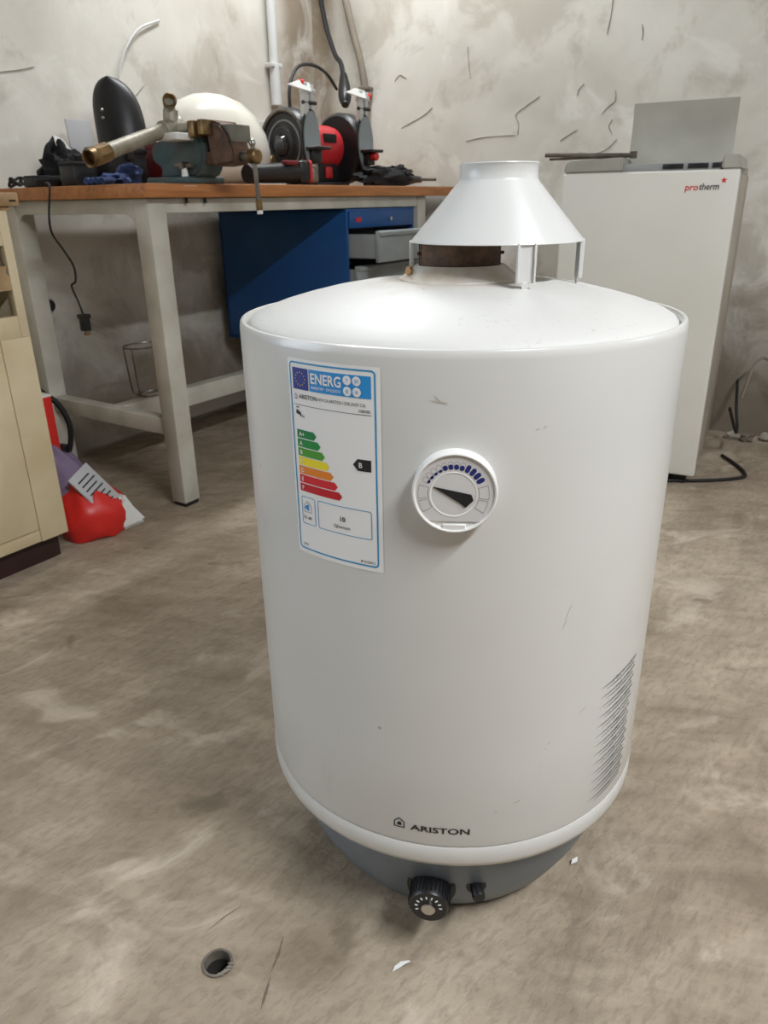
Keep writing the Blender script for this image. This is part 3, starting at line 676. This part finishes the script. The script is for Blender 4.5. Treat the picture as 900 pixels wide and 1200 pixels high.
# ================================================================ CREAM CABINET (left edge)
cab = thing('wooden_cabinet', 'old cream painted wooden cabinet with missing drawers at left edge', 'cabinet', W(-.36, .035), TH)
cd = .68
bm = box((-.018, .0, .07), (0, cd, .853), .001); box((-.90, 0, .07), (-.882, cd, .853), bm=bm); box((-.90, cd-.012, .07), (0, cd, .853), bm=bm); box((-.88, .02, .075), (-.02, cd-.01, .09), bm=bm)
obj('carcass', bm, CREAM, cab)
obj('stile', box((-.076, -.004, .07), (0, .018, .577), .0015), CREAM, cab)
obj('stile', box((-.022, -.004, .577), (0, .018, .853), .0015), CREAM, cab)
obj('rail', box((-.90, -.003, .577), (-.022, .018, .626), .001), CREAM, cab)
obj('rail', box((-.90, .000, .070), (-.076, .018, .103), .001), CREAM, cab)
obj('broken_rail', prism([(-.9, .684), (-.022, .684), (-.024, .700), (-.021, .712), (-.030, .722), (-.026, .737), (-.9, .737)], -.018, .004, RX(90)), RAWW, cab, label='splintered bare wood rail')
obj('rail', box((-.90, -.003, .780), (-.022, .018, .853), .001), CREAM, cab)
dr = obj('cabinet_door', box((-.88, -.006, .105), (-.0785, .014, .572), .002), CREAM, cab)
obj('door_knob', lathe([(0, 0), (.006, 0), (.006, .012), (.014, .018), (.013, .026), (0, .029)], 20, T(-.82, -.006, .5) @ RX(90)), RAWW, dr)
obj('shade_back', box((-.88, .30, .58), (-.02, .31, .85)), DARKIN, cab); obj('inner_shelf', box((-.88, .02, .592), (-.02, .30, .600)), DARKIN, cab)  # dark board set close behind the openings to stand for their shade
tp = obj('cabinet_top', box((-.92, -.012, .862), (.030, cd, .890), .003), RAWW, cab)
obj('top_slot', box((.006, -.0128, .871), (.022, -.0115, .875)), DARKIN, tp)
obj('top_batten', box((-.90, -.002, .852), (.010, .04, .863), .001), RAWW, cab)
obj('toe_kick', box((-.88, .030, 0), (-.012, .050, .072), .001), TOE, cab, label='dark brown toe kick')
obj('plinth_side', box((-.030, .048, 0), (-.012, cd-.02, .072), .001), TOE, cab)

# ================================================================ BOILER
bo = thing('floor_boiler', 'white floor standing boiler with raised control flap against back wall', 'boiler', (.985, 2.225, 0), math.radians(-27.5))
bw, bd = .486, .54
obj('front_panel', box((-bw, 0, .035), (0, .035, .926), .006, 3), BOILW, bo)
obj('casing', box((-bw+.006, .035, .035), (-.006, bd, .918), .004), BOILS, bo)
obj('plinth', box((-bw+.03, .03, .0), (-.03, bd-.03, .036)), BLKM, bo)
obj('trim_end', prism([(0, 0), (.17, 0), (.17, .040), (.012, .034), (.003, .026)], -.30, 0, T(-bw, 0, .926) @ RX(90), bev=.005), BOILG, bo)
obj('trim_end', prism([(0, 0), (.048, 0), (.044, .036), (0, .038)], -.30, 0, T(-.049, 0, .926) @ RX(90), bev=.004), BOILG, bo)
cp = obj('control_panel', box((-bw+.168, .012, .926), (-.05, .10, .947), .002, M=None), GREYPL, bo)
for x0, x1 in ((-.205, -.150), (-.138, -.084), (-.074, -.052)): obj('switch_window', box((x0, .008, .931), (x1, .016, .944), .001), BLKPL, cp)
fl = []
bm = bmesh.new()
for k in range(9):
    t = k/8; fl.append((.125+.020*t+.012*math.sin(PI*t), .944+.170*t))
for k in range(9): fl.append((fl[8-k][0]+.010, fl[8-k][1]))
flp = prism(fl, -.325, -.038, Matrix(((0, 0, 1, 0), (1, 0, 0, 0), (0, 1, 0, 0), (0, 0, 0, 1))))
obj('control_flap', flp, BOILG, bo, label='raised grey control flap')
obj('flap_slot', box((-.318, .105, .936), (-.045, .130, .946)), BLKM, bo)
obj('top_cover', box((-bw+.01, .15, .918), (-.01, bd, .942), .004), BOILG, bo)
FM = T(0, -.0006, 0) @ RX(90)
def front_text(s, size, x, z, m, nm, wdt):
    b = text_bm(s, size, 1, bold=.0004); xs = [v.co.x for v in b.verts]; k = wdt/(max(xs)-min(xs)); mn = min(xs)
    for v in b.verts: v.co = Vector((x+(v.co.x-mn)*k+.12*v.co.y, v.co.y+z, 0))
    return obj(nm, merge(bmesh.new(), b, FM), m, bo)
front_text('pro', .024, -.137, .874, REDB, 'red_lettering', .034); front_text('therm', .024, -.101, .875, BLACKP, 'black_lettering', .052)
bm = flat([(-.038+(.009 if i % 2 == 0 else .0038)*math.cos(PI/2+i*PI/5), .898+(.009 if i % 2 == 0 else .0038)*math.sin(PI/2+i*PI/5)) for i in range(10)])
obj('star_mark', merge(bmesh.new(), bm, FM), REDB, bo)
rodt = thing('metal_rod', 'thin metal rod lying across the top of the white boiler', 'rod', bo.matrix_basis @ Vector((-.30, .08, .966)), math.radians(-27.5))
obj('shaft', rod((-.262, -.02, .0155), (.0, 0, .007), .0062, seg=12), STEEL, rodt); obj('shaft_wire', rod((-.25, -.012, .004), (-.02, .006, .0045), .0035, seg=8), STEEL, rodt)
obj('end_nut', rod((-.012, -.001, .008), (.008, .001, .008), .011, seg=6, bev=.001), STEEL, rodt)
# cables behind the boiler
cb = obj('grey_cable', tube([W(1.52, -1.28, .18), W(1.58, -1.30, .30), W(1.60, -1.34, .31), W(1.60, -1.40, .24), W(1.58, -1.48, .12), W(1.50, -1.56, .02), W(1.42, -1.70, .008)], .005), HOSE)
tag(cb, 'thin grey cable arching beside the boiler at the back wall', 'cable')
cb = obj('black_cable', tube([W(1.50, -1.26, .25), W(1.50, -1.27, .16), W(1.46, -1.29, .09), W(1.36, -1.30, .10), W(1.28, -1.28, .2)], .005), RUBBER)
tag(cb, 'black cable hanging in a loop behind the boiler side', 'cable')
cb = obj('floor_cable', tube([W(1.36, -1.27, .008), W(1.28, -1.33, .007), W(1.20, -1.37, .007), W(1.15, -1.365, .007), W(1.07, -1.28, .007), W(1.00, -1.16, .007), W(.98, -1.08, .007)], .0055), RUBBER)
tag(cb, 'thick black cable bent on the floor at the boiler foot', 'cable')
# crumbled plaster heap at the foot of the back wall
rr = random.Random(5)
for k in range(5):
    a, d, s = A_BACK-.05-rr.random()*.05, -1.26-.055*k+rr.uniform(-.01, .01), rr.uniform(.014, .026)
    o = obj('plaster_lump', ellipsoid((0, 0, s*.6), (s, s*.8, s*.7), 10, 7, warp=.7, seed=k*1.3, zmin=0.), (CRACK, PIPEG)[k % 2], angle=20); o.location = W(a, d); 
    tag(o, 'lump of broken grey plaster lying at the foot of the back wall', 'rubble', 'plaster rubble beside the boiler')

# ================================================================ THINGS ON THE BENCH
# vise: x along bench, y towards wall; screw axis along -y
v = on_bench('bench_vise', 'old teal bench vise with rusty sliding jaw on workbench corner', 'vise', .235, .0)
obj('base_plate', box((-.075, .005, .0), (.075, .165, .018), .006), TEAL, v)
prof = [(.14, .016), (-.0, .016), (-.02, .03), (-.035, .07), (-.030, .115), (-.014, .145), (.03, .150), (.05, .125), (.10, .112), (.155, .108), (.165, .09), (.165, .060), (.13, .045)]
YZX = Matrix(((0, 0, 1, 0), (1, 0, 0, 0), (0, 1, 0, 0), (0, 0, 0, 1)))
obj('fixed_body', prism(prof, -.045, .045, YZX, bev=.006), TEAL, v)
obj('fixed_jaw', box((-.065, -.033, .112), (.065, -.008, .152), .004), BRASS, v, label='worn brass coloured jaw plate')
prof2 = [(-.048, .112), (-.050, .150), (-.072, .150), (-.100, .142), (-.125, .115), (-.140, .070), (-.135, .045), (-.070, .040), (-.055, .06)]
sj = obj('sliding_jaw', prism(prof2, -.036, .036, YZX, bev=.006), RUSTV, v, label='rusty brown sliding jaw')
obj('jaw_plate', box((-.065, -.066, .116), (.065, -.046, .153), .003), BRASS, sj)
obj('jaw_plate', box((-.030, -.132, .098), (.046, -.072, .140), .003), mat('dull_grey', srgb(120, 118, 108), .6, var=srgb(92, 88, 78), vscale=25), sj)
obj('slide_bar', box((-.028, -.135, .046), (.028, .16, .078), .003), RUSTV, v)
sc = obj('lead_screw', rod((0, -.135, .062), (0, -.190, .062), .013, bev=.002), STEEL, v)
obj('screw_head', rod((0, -.165, .062), (0, -.195, .062), .019, bev=.004), BRASS, sc)
obj('handle', rod((-.004, -.180, .094), (.006, -.180, -.062), .0062), STEEL, sc)
obj('handle_knob', ellipsoid((-.004, -.180, .094), (.009, .009, .010)), CHROME, sc); obj('handle_knob', rod((.0045, -.180, -.045), (.0065, -.180, -.070), .0088, bev=.001), BRASS, sc); obj('handle_knob', rod((.0062, -.180, -.070), (.0070, -.180, -.080), .0082, bev=.001), PLBAG, sc)
lk = obj('clamp_lever', rod((-.062, .05, .045), (-.062, -.012, .045), .006), STEEL, v); obj('clamp_stud', rod((-.045, .02, .045), (-.075, .02, .045), .009), STEEL, lk); obj('clamp_stud', rod((-.062, .02, .012), (-.062, .02, .045), .010, .007), PLBAG, lk)
# pipe assembly clamped in the vise
pz = .135
pip = thing('pipe_assembly', 'grey steel pipe with brass unions and elbow clamped in the vise', 'pipe', W(.235, -.04, ZT+pz), TH)
pA, pB = Vector((-.058, .100, .004)), Vector((-.340, .066, -.076)); ax = (pB-pA).normalized()
obj('long_pipe', rod(pA, pB, .0185), GALV, pip)
un = obj('union', rod(pB-ax*.045, pB+ax*.004, .0225, seg=8, bev=.002), BRASS, pip, label='brass hexagonal union')
M, _ = axis_matrix(pB, pB+ax)
obj('pipe_mouth', lathe([(.015, 0), (.0170, .002), (.0215, .005), (.0220, .022), (.0195, .024), (.0165, .022), (.0155, .004), (0, .002)], 32, M), BRASS, pip)
obj('tee', rod(pA-ax*.035, pA+ax*.035, .024, bm=rod(pA+Vector((0, 0, -.01)), pA+Vector((.006, 0, .042)), .020), bev=.003), GALV, pip)
e0 = pA+Vector((.006, 0, .026)); e1 = pA+Vector((.0, -.003, .052)); e2 = pA+Vector((-.012, -.016, .064))
obj('elbow', tube([e0, e1, e2], .0150, 16, 8), GALV, pip)
M, _ = axis_matrix(e2-Vector((-.006, -.003, .002)), e2+Vector((-.022, -.030, -.003)))
obj('elbow_mouth', lathe([(.0135, -.002), (.0180, 0), (.0185, .018), (.0165, .020), (.0135, .018), (.0125, .004), (0, .002)], 28, M), BRASS, pip)
obj('clamped_stub', rod(pA, Vector((0, .0, .006)), .014), GALV, pip)
obj('white_collar', box((-.105, .030, -.030), (-.030, .115, -.012), .004), PLBAG, pip)
# white rounded vessel
ves = on_bench('white_vessel', 'large cream white rounded vessel lying behind the vise', 'vessel', .665, .36, 0)
prof = [(0, -.015), (.10, -.012), (.155, .008), (.186, .05), (.196, .10), (.188, .155), (.160, .21), (.115, .25), (.06, .272), (0, .28)]
b = lathe(prof, 56)
for q in b.verts: q.co = Vector((q.co.x*1.04-.035*(q.co.z/.28), q.co.y*.80, (q.co.z+.015)*.97))
obj('shell', b, CERAM, ves)
obj('side_cap', lathe([(0, 0), (.03, 0), (.03, .01), (.022, .014), (0, .014)], 24, T(.172, -.075, .075) @ RZ(25) @ RX(90) @ RX(0)), BRASS, ves)
hb = on_bench('black_case', 'black rounded case peeking out behind the white vessel', 'case', .90, .60)
obj('shell', box((-.085, -.05, 0), (.085, .05, .325), .048, 5), BLKM, hb); obj('clasp', box((.03, -.056, .25), (.055, -.048, .29), .002), STEEL, hb)
# angle grinder
ag = on_bench('angle_grinder', 'black and red angle grinder lying in front of the bench grinder', 'power tool', .665, .11, -4)
obj('grip', tube([(-.12, .01, .034), (-.04, .005, .036), (.05, .0, .040), (.09, 0, .042)], lambda t: .026+.010*t, 16), BLKPL, ag)
obj('motor_housing', box((.075, -.036, .004), (.142, .036, .078), .014, 3), BLKPL, ag); obj('red_band', box((.118, -.0375, .006), (.130, .0375, .0795), .013, 3), RED, ag)
obj('gear_head', box((.140, -.028, .008), (.176, .028, .066), .010, 3), STEEL, ag)
obj('side_label', box((.015, -.030, .062), (.075, -.002, .076), .005), DKRED, ag); obj('rear_band', rod((-.128, .010, .034), (-.112, .010, .034), .027), BLKPL, ag)
# bench grinder, own axis: x along the spindle, -y towards the operator
gr = thing('bench_grinder', 'red and black double wheel bench grinder on the workbench', 'grinder', W(1.085, .27, ZT), math.radians(50))
obj('foot_plate', box((-.09, -.085, 0), (.09, .085, .016), .006), BLKPL, gr)
obj('pedestal', prism([(-.08, .014), (.08, .014), (.052, .085), (-.052, .085)], -.055, .055, RX(90), bev=.006), BLKPL, gr)
obj('switch', box((-.018, -.064, .03), (.018, -.054, .07), .003), RED, gr)
b = lathe([(0, -.088), (.055, -.088), (.072, -.075), (.076, -.05), (.076, .05), (.072, .075), (.055, .088), (0, .088)], 48, T(0, 0, .138) @ RY(90))
mo = obj('motor', b, RED, gr, label='red motor housing'); obj('rating_plate', box((-.035, -.0785, .150), (.030, -.0700, .180), .001, M=None), BLKM, mo)
for s in (-1, 1):
    M = T(s*.145, 0, .138) @ RY(90*s)
    g = obj('wheel_guard', lathe([(0, -.036), (.112, -.036), (.122, -.028), (.125, -.018), (.125, .022), (.119, .030), (.107, .031), (.103, .024), (.082, .021), (.066, .026), (.058, .034), (.040, .036), (0, .036)], 64, M), BLKPL, gr)
    obj('guard_rim', lathe([(.108, .0305), (.113, .0345), (.119, .0312)], 64, M), STEEL if s < 0 else BLKPL, g)
    obj('guard_ring', lathe([(.078, .0215), (.0815, .0255), (.085, .0222)], 64, M), GREYPL, g)
    obj('hub_cap', lathe([(.034, .034), (.038, .040), (.032, .052), (.018, .058), (0, .060)], 40, M), mat('black_gloss', srgb(34, 34, 36), .12, coat=.6), g)
    x = s*.145
    obj('spark_plate', prism([(.040*math.cos(t), .092*math.sin(t)) for t in [2*PI*k/32 for k in range(32)]], .0, .006, T(x, -.119, .150) @ RX(90) @ RX(0)), SHIELD, g)
    obj('spark_plate_rim', prism([(.046*math.cos(t), .100*math.sin(t)) for t in [2*PI*k/32 for k in range(32)]], .0, .005, T(x, -.114, .150) @ RX(90)), BLKPL, g)
    br = obj('shield_bracket', box((x-.026, -.120, .226), (x-.006, -.096, .330), .003, bm=box((x+.010, -.116, .240), (x+.026, -.100, .325), .003, bm=box((x-.03, -.118, .296), (x+.034, -.098, .312), .002))), PVC, g)
    obj('bracket_bolt', rod((x-.03, -.114, .268), (x+.034, -.114, .268), .0065, seg=10), BLKPL, br)
    obj('shield_knob', rod((x+s*.0-.034, -.106, .326), (x-.014, -.106, .326), .0125, bev=.003) if s < 0 else rod((x+.028, -.106, .312), (x+.048, -.106, .312), .0120, bev=.003), REDB, br)
    obj('eye_shield', prism([(-.085, -.004), (.02, -.022), (.028, .012), (-.02, .018)], -.002, .002, T(x-.02, -.118, .318) @ RZ(0) @ RX(60)), PLBAG, br)
    tr = obj('tool_rest', box((x-.035, -.180, .118), (x+.035, -.112, .126), .002, bm=box((x-.02, -.150, .075), (x+.02, -.112, .120), .003)), BLKPL if s < 0 else BLKPL, g)
    obj('rest_plate', box((x-.036, -.182, .126), (x+.036, -.114, .1285), .001), CHROME, tr)
    if s > 0: obj('rest_knob', rod((x+.0, -.152, .104), (x+.0, -.178, .104), .014, bev=.003), REDB, tr)
lc = obj('lamp_cable', tube([W(.98, .30, ZT+.24), W(.995, .31, ZT+.33), W(1.07, .33, ZT+.405), W(1.20, .36, ZT+.43), W(1.34, .40, ZT+.42), W(1.46, .44, ZT+.38)], .0062), RUBBER)
tag(lc, 'thin black cable arching over the bench grinder', 'cable')
wc = thing('wall_cable', 'black flat cable hanging from above to a plug behind the grinder', 'cable', W(1.55, .45, ZT), TH)
obj('cord', tube([(.12, .25, 1.0), (.12, .20, .70), (.10, .135, .55), (.07, .08, .50), (.035, .04, .43)], .0105, 8), RUBBER, wc)
obj('plug', tube([(.045, .05, .45), (.0, .015, .385), (-.025, -.005, .345), (-.04, -.015, .325)], lambda t: .016+.012*math.sin(PI*min(1, t*1.1)), 14), BLKPL, wc)
hs = thing('wall_hose', 'brownish grey hose running down the back wall behind the grinder', 'hose', W(1.66, .5, 0), TH)
obj('hose', tube([(0, .115, 2.1), (0, .06, 1.80), (0, .005, 1.58), (0, -.045, 1.42), (0, -.066, 1.30), (0, -.060, 1.20), (-.004, -.045, 1.12)], .0155, 12), HOSE, hs)
obj('clip', box((-.02, -.085, 1.305), (.035, -.045, 1.320), .002), HOSE, hs)
# drill at the right end
dl = on_bench('hammer_drill', 'black hammer drill in a soft cover with steel chisel at bench end', 'power tool', 1.30, .09, -2)
obj('soft_cover', ellipsoid((-.02, 0, .030), (.17, .05, .038), 32, 16, warp=.5, freq=9, seed=4, zmin=0.), BLKF, dl)
obj('cover_flap', ellipsoid((.07, .01, .045), (.085, .05, .030), 24, 12, warp=.8, freq=12, seed=9, zmin=0.), BLKF, dl)
obj('chuck', rod((.13, 0, .026), (.215, 0, .028), .022, .012), BLKPL, dl)
obj('collar', rod((.215, 0, .028), (.235, 0, .028), .013), STEEL, dl); obj('chisel', rod((.230, 0, .028), (.36, 0, .029), .0055), STEEL, dl)
bm = flat([(-.012, 0), (.02, .004), (.022, .010), (-.010, .008)]); obj('yellow_print', merge(bmesh.new(), bm, T(.06, -.047, .046) @ RX(68)), TAN, dl)
# left cluster
mk = on_bench('welding_hood', 'tall black rounded welding hood standing among dark tools', 'hood', .375, .50, -50)
def hood():
    bm = bmesh.new(); rings = []
    for j in range(15):
        t = math.sin(j/14*PI/2); z = .105+.215*t; wd = .078*max(0, 1-max(0, (t-.2)/.8)**3.2)**.5 if t > .2 else .078
        wd = max(wd, .004); lean = -.022*t*t
        ring = []
        for k in range(20):
            an = 2*PI*k/20; dp = .055 if math.sin(an) < 0 else .020
            ring.append(bm.verts.new((lean+wd*math.cos(an), dp*math.sin(an)*(1-.55*t*t)+.02*t, z)))
        rings.append(ring)
    for A, B in zip(rings, rings[1:]):
        for k in range(20): bm.faces.new((A[k], A[(k+1) % 20], B[(k+1) % 20], B[k]))
    bm.faces.new(rings[0][::-1]); bm.faces.new(rings[-1]); return bm
obj('shell', hood(), BLKPL, mk); obj('neck', box((-.06, -.045, 0), (.06, .045, .115), .02, 3), BLKM, mk)
for z in (.20, .222): obj('rivet', ellipsoid((-.042, -.047, z), (.005, .003, .005), 10, 6), CHROME, mk)
obj('wing', prism([(.05, .06), (.06, .135), (.10, .125), (.125, .10), (.12, .02), (.05, .01)], -.03, .03, RX(90), bev=.01), BLKM, mk)
dt = on_bench('dark_toolbox', 'low black toolbox below the welding hood', 'toolbox', .20, .36)
obj('box', box((-.045, -.05, 0), (.10, .05, .095), .008), BLKM, dt); obj('lid', box((-.048, -.053, .085), (.103, .053, .108), .008), BLKPL, dt); obj('latch', box((.02, -.058, .07), (.045, -.052, .10), .002), BLKPL, dt)
bt = on_bench('battery_box', 'black square battery block near the bench end', 'battery', .095, .37)
obj('case', box((-.040, -.035, 0), (.040, .035, .055), .005), BLKPL, bt); obj('lid', box((-.041, -.036, .053), (.041, .036, .064), .004), BLKM, bt)
ch = on_bench('charger', 'flat black charger block with cable at the bench end', 'charger', .085, .52)
obj('case', box((-.055, -.03, 0), (.05, .03, .028), .006), BLKPL, ch); obj('cover', box((-.053, -.028, .026), (.048, .028, .032), .003), BLKM, ch); obj('plug_nose', rod((.03, -.03, .014), (.06, -.05, .012), .010), BLKPL, ch)
cbl = thing('hanging_cable', 'black cable hanging over the bench end with a plug', 'cable', W(0, .37, 0), TH)
obj('cord', tube([(.06, .12, ZT+.012), (.01, .03, ZT+.008), (-.008, .0, ZT-.006), (-.014, .015, .84), (-.012, .02, .79), (-.012, -.02, .745), (-.012, -.055, .70), (-.012, -.052, .66), (-.012, -.03, .645), (-.012, -.05, .60), (-.012, -.062, .565)], .0030, 8), RUBBER, cbl)
obj('plug', box((-.024, -.078, .520), (-.002, -.052, .566), .003, bm=box((-.026, -.081, .556), (.000, -.049, .568), .002)), BLKPL, cbl); obj('plug_pins', box((-.018, -.072, .508), (-.004, -.060, .516)), BRASS, cbl)
sb = on_bench('tool_bag', 'black soft tool bag slumped behind the battery block', 'bag', .20, .58)
obj('bag_body', ellipsoid((0, 0, .050), (.075, .06, .070), 28, 16, warp=.5, freq=8, seed=3, zmin=0.), BLKF, sb); obj('handle', tube([(-.06, 0, .08), (-.04, 0, .118), (.0, 0, .128), (.04, 0, .10)], .010, 10), BLKF, sb)
obj('white_tag', prism([(-.03, 0), (.02, -.01), (.0, .02), (-.028, .032)], 0, .002, T(.0, -.02, .118) @ RX(70)), PLBAG, sb)
sh = on_bench('grey_sheet', 'small grey sheet leaning upright beside the welding hood', 'sheet', .325, .62, 0)
obj('panel', box((-.05, 0, 0), (.045, .004, .205), .001, M=RX(-6)), GREYP, sh); obj('bottom_lip', box((-.05, -.012, 0), (.045, .002, .004), .001), GREYP, sh)
rb = on_bench('red_case', 'dark red case behind the vise', 'case', .365, .31)
obj('case', box((-.035, -.05, 0), (.045, .05, .115), .006), DKRED, rb); obj('lid', box((-.036, -.051, .10), (.046, .051, .124), .006), DKRED, rb); obj('catch', box((-.005, -.056, .085), (.015, -.050, .112), .002), BLKPL, rb)
gl = on_bench('blue_glove', 'crumpled blue cloth glove lying left of the vise', 'glove', .14, .24, 10)
obj('palm', ellipsoid((-.03, 0, .014), (.05, .035, .018), 20, 10, warp=.6, freq=8, seed=6, zmin=0.), BLUEC, gl)
for k in range(4): obj('finger', tube([(-.06, -.02+.014*k, .012), (-.095, -.026+.017*k, .011), (-.118, -.03+.018*k, .010)], .009, 8), BLUEC, gl)
obj('thumb', tube([(-.02, -.03, .012), (-.04, -.055, .010), (-.06, -.062, .009)], .009, 8), BLUEC, gl); obj('cuff', ellipsoid((.03, .0, .030), (.032, .04, .030), 16, 10, warp=.4, seed=8, zmin=0.), BLUEC, gl)
pl = on_bench('paper_scrap', 'torn white paper under the vise on the bench edge', 'paper', .16, .03)
bm = bmesh.new(); pts = [(-.06, 0), (-.05, .10), (.06, .09), (.06, 0), (.03, -.034), (.0, -.036), (-.02, -.034)]
up = [bm.verts.new((x, max(y, -.0365), .0012 if y >= -.03 else -.006)) for x, y in pts]; dn = [bm.verts.new(v_.co+Vector((0, 0, -.0008))) for v_ in up]
bm.faces.new(up); bm.faces.new(dn[::-1])
for i in range(len(pts)): bm.faces.new((up[i], up[(i+1) % len(pts)], dn[(i+1) % len(pts)], dn[i]))
obj('sheet', bm, PLBAG, pl)
cl = on_bench('cable_coil', 'small tangle of black cable with white plug at the far bench end', 'cable', .055, .62)
obj('coil', tube([(.030*math.cos(t*.9), .022*math.sin(t*1.1), .008+.011*(t/9)+.006*math.sin(t*2)) for t in [k*.55 for k in range(28)]], .0045, 8, 4), RUBBER, cl); obj('plug', box((.035, -.035, .002), (.062, -.012, .022), .004), PLBAG, cl)

# ================================================================ WALL FITTINGS (left wall)
cp = thing('conduit_pipe', 'grey white plastic conduit pipe running up the left wall', 'pipe', W(1.395, D_LEFT-.025, 0), TH)
obj('upper_pipe', rod((0, 0, 1.385), (0, 0, CEIL-.02), .0185), PVC, cp); obj('lower_pipe', rod((0, 0, 1.245), (0, 0, 1.40), .0225, bev=.002), PVC, cp)
obj('clip', box((-.034, -.018, 1.386), (.034, .02, 1.404), .003), PVC, cp); obj('cable_tail', rod((.002, 0, 1.17), (.002, 0, 1.25), .006), TAN, cp)
so = thing('wall_socket', 'white wall socket box below the conduit pipe', 'socket', W(1.33, D_LEFT-.002, 1.135), TH)
obj('housing', box((-.042, -.05, -.045), (.042, .0, .045), .006), PVC, so); obj('cover', rod((0, -.05, 0), (0, -.056, 0), .03), PVC, so)
wc2 = obj('white_cable', tube([W(.575, D_LEFT-.012, 1.20), W(.585, D_LEFT-.012, 1.28), W(.63, D_LEFT-.010, 1.36), W(.70, D_LEFT-.010, 1.43), W(.80, D_LEFT-.008, 1.47)], .0036), PVC)
tag(wc2, 'thin white cable emerging from the left wall above the welding hood', 'cable')
bs = thing('black_socket', 'small black round socket on the wall under the bench', 'socket', W(.155, D_LEFT-.004, .55), TH)
obj('body', lathe([(0, 0), (.022, 0), (.022, .018), (.018, .024), (0, .024)], 24, RX(90)), BLKPL, bs); obj('face', lathe([(.015, .023), (.014, .026), (0, .024)], 20, RX(90)), BLKM, bs)

# ================================================================ UNDER THE BENCH
wr = thing('wire_basket', 'bent wire holder standing on the bench stretcher', 'wire holder', W(.24, .37, .268), TH)
def ringpts(r, z, n=20): return [(r*math.cos(2*PI*k/n), r*.8*math.sin(2*PI*k/n), z) for k in range(n+1)]
obj('top_ring', tube(ringpts(.07, .165), 0.0027, 8, 2), STEEL, wr); obj('bottom_ring', tube(ringpts(.045, .004), 0.0027, 8, 2), STEEL, wr)
for an in (150, 200, 330): t = math.radians(an); obj('upright', tube([(.07*math.cos(t), .056*math.sin(t), .165), (.060*math.cos(t), .048*math.sin(t), .03), (.045*math.cos(t), .036*math.sin(t), .004)], 0.0027, 8), STEEL, wr)
bg = thing('plastic_bag', 'red and white plastic bag with purple print beside the cream cabinet', 'bag', W(-.225, .10, 0), TH)
def sack(c, r, seed, wp=.13): 
    b = ellipsoid(c, r, 32, 18, warp=wp, freq=9, seed=seed, zmin=.002)
    for q in b.verts:
        t = max(0, q.co.z-.06)/.10; q.co.y += .05*t*t*.6; q.co.x *= 1-.25*min(1, t)
    return b
obj('bag_body', sack((0, .01, .055), (.10, .085, .105), 2), REDB, bg)
obj('white_corner', prism([(.02, .0), (.125, .0), (.085, .055), (.055, .11), (.03, .09)], -.03, .03, T(.005, -.035, .002) @ RX(90), bev=.012), PLBAG, bg)
obj('purple_top', sack((-.005, .06, .115), (.078, .06, .115), 5, .2), PURP, bg)
obj('text_panel', box((-.010, -.004, .0), (.070, .004, .150), .002, M=T(-.0, -.066, .060) @ RX(-28) @ RY(-24)), GREYP, bg)
bm = bmesh.new()
for j in range(8): box((.004, -.0055, .018+.015*j), (.058-.008*(j % 2), -.0042, .022+.015*j), M=T(-.0, -.066, .060) @ RX(-28) @ RY(-24), bm=bm)
obj('print_lines', bm, BLACKP, bg)
hk = thing('black_hose', 'black hose loop hanging between cabinet and bench leg', 'hose', W(-.10, .40, 0), TH)
obj('hose', tube([(-.06, .02, .42), (-.04, .0, .36), (0, -.02, .31), (.02, -.03, .24), (.01, -.02, .16), (-.03, 0, .10), (-.05, .04, .04), (-.04, .1, .012)], .0085, 10), RUBBER, hk); obj('nozzle', rod((.0, .0, .18), (-.02, .0, .10), .022, .016), BLKPL, hk)
rdp = thing('red_packet', 'red packet stuck beside the cream cabinet under the bench', 'packet', W(-.19, .33, 0), TH)
obj('packet', box((-.05, -.02, 0), (.03, .02, .36), .004), REDB, rdp); obj('white_edge', box((-.048, -.021, .355), (.031, .021, .362), .002), PLBAG, rdp)

# ================================================================ BITS ON THE FLOOR
def flake(name, label, pts, loc, rz, m=PLBAG):
    bm = bmesh.new(); P = [bm.verts.new((x, y, z)) for x, y, z in pts]; Q = [bm.verts.new((x, y, z-.0015)) for x, y, z in pts]; n = len(pts)
    bm.faces.new(P); bm.faces.new(Q[::-1])
    for i in range(n): bm.faces.new((P[i], P[(i+1) % n], Q[(i+1) % n], Q[i]))
    bmesh.ops.recalc_face_normals(bm, faces=bm.faces); o = obj(name, bm, m); o.location = loc; o.rotation_euler = (0, 0, rz); tag(o, label, 'scrap')
flake('paint_flake', 'curved white flake on the floor in front of the heater', [(-.012, -.004, .002), (-.004, -.003, .005), (.006, .001, .006), (.012, .004, .003), (.010, .006, .003), (.0, .004, .006), (-.008, .001, .004)], (.012, .624, .0), .15)
flake('plastic_scrap', 'ragged white scrap on the floor beside the heater base', [(-.007, -.002, .003), (-.001, -.004, .006), (.004, -.002, .004), (.007, .002, .007), (.0, .003, .004), (-.003, .001, .007)], (.258, .775, .0), .4)
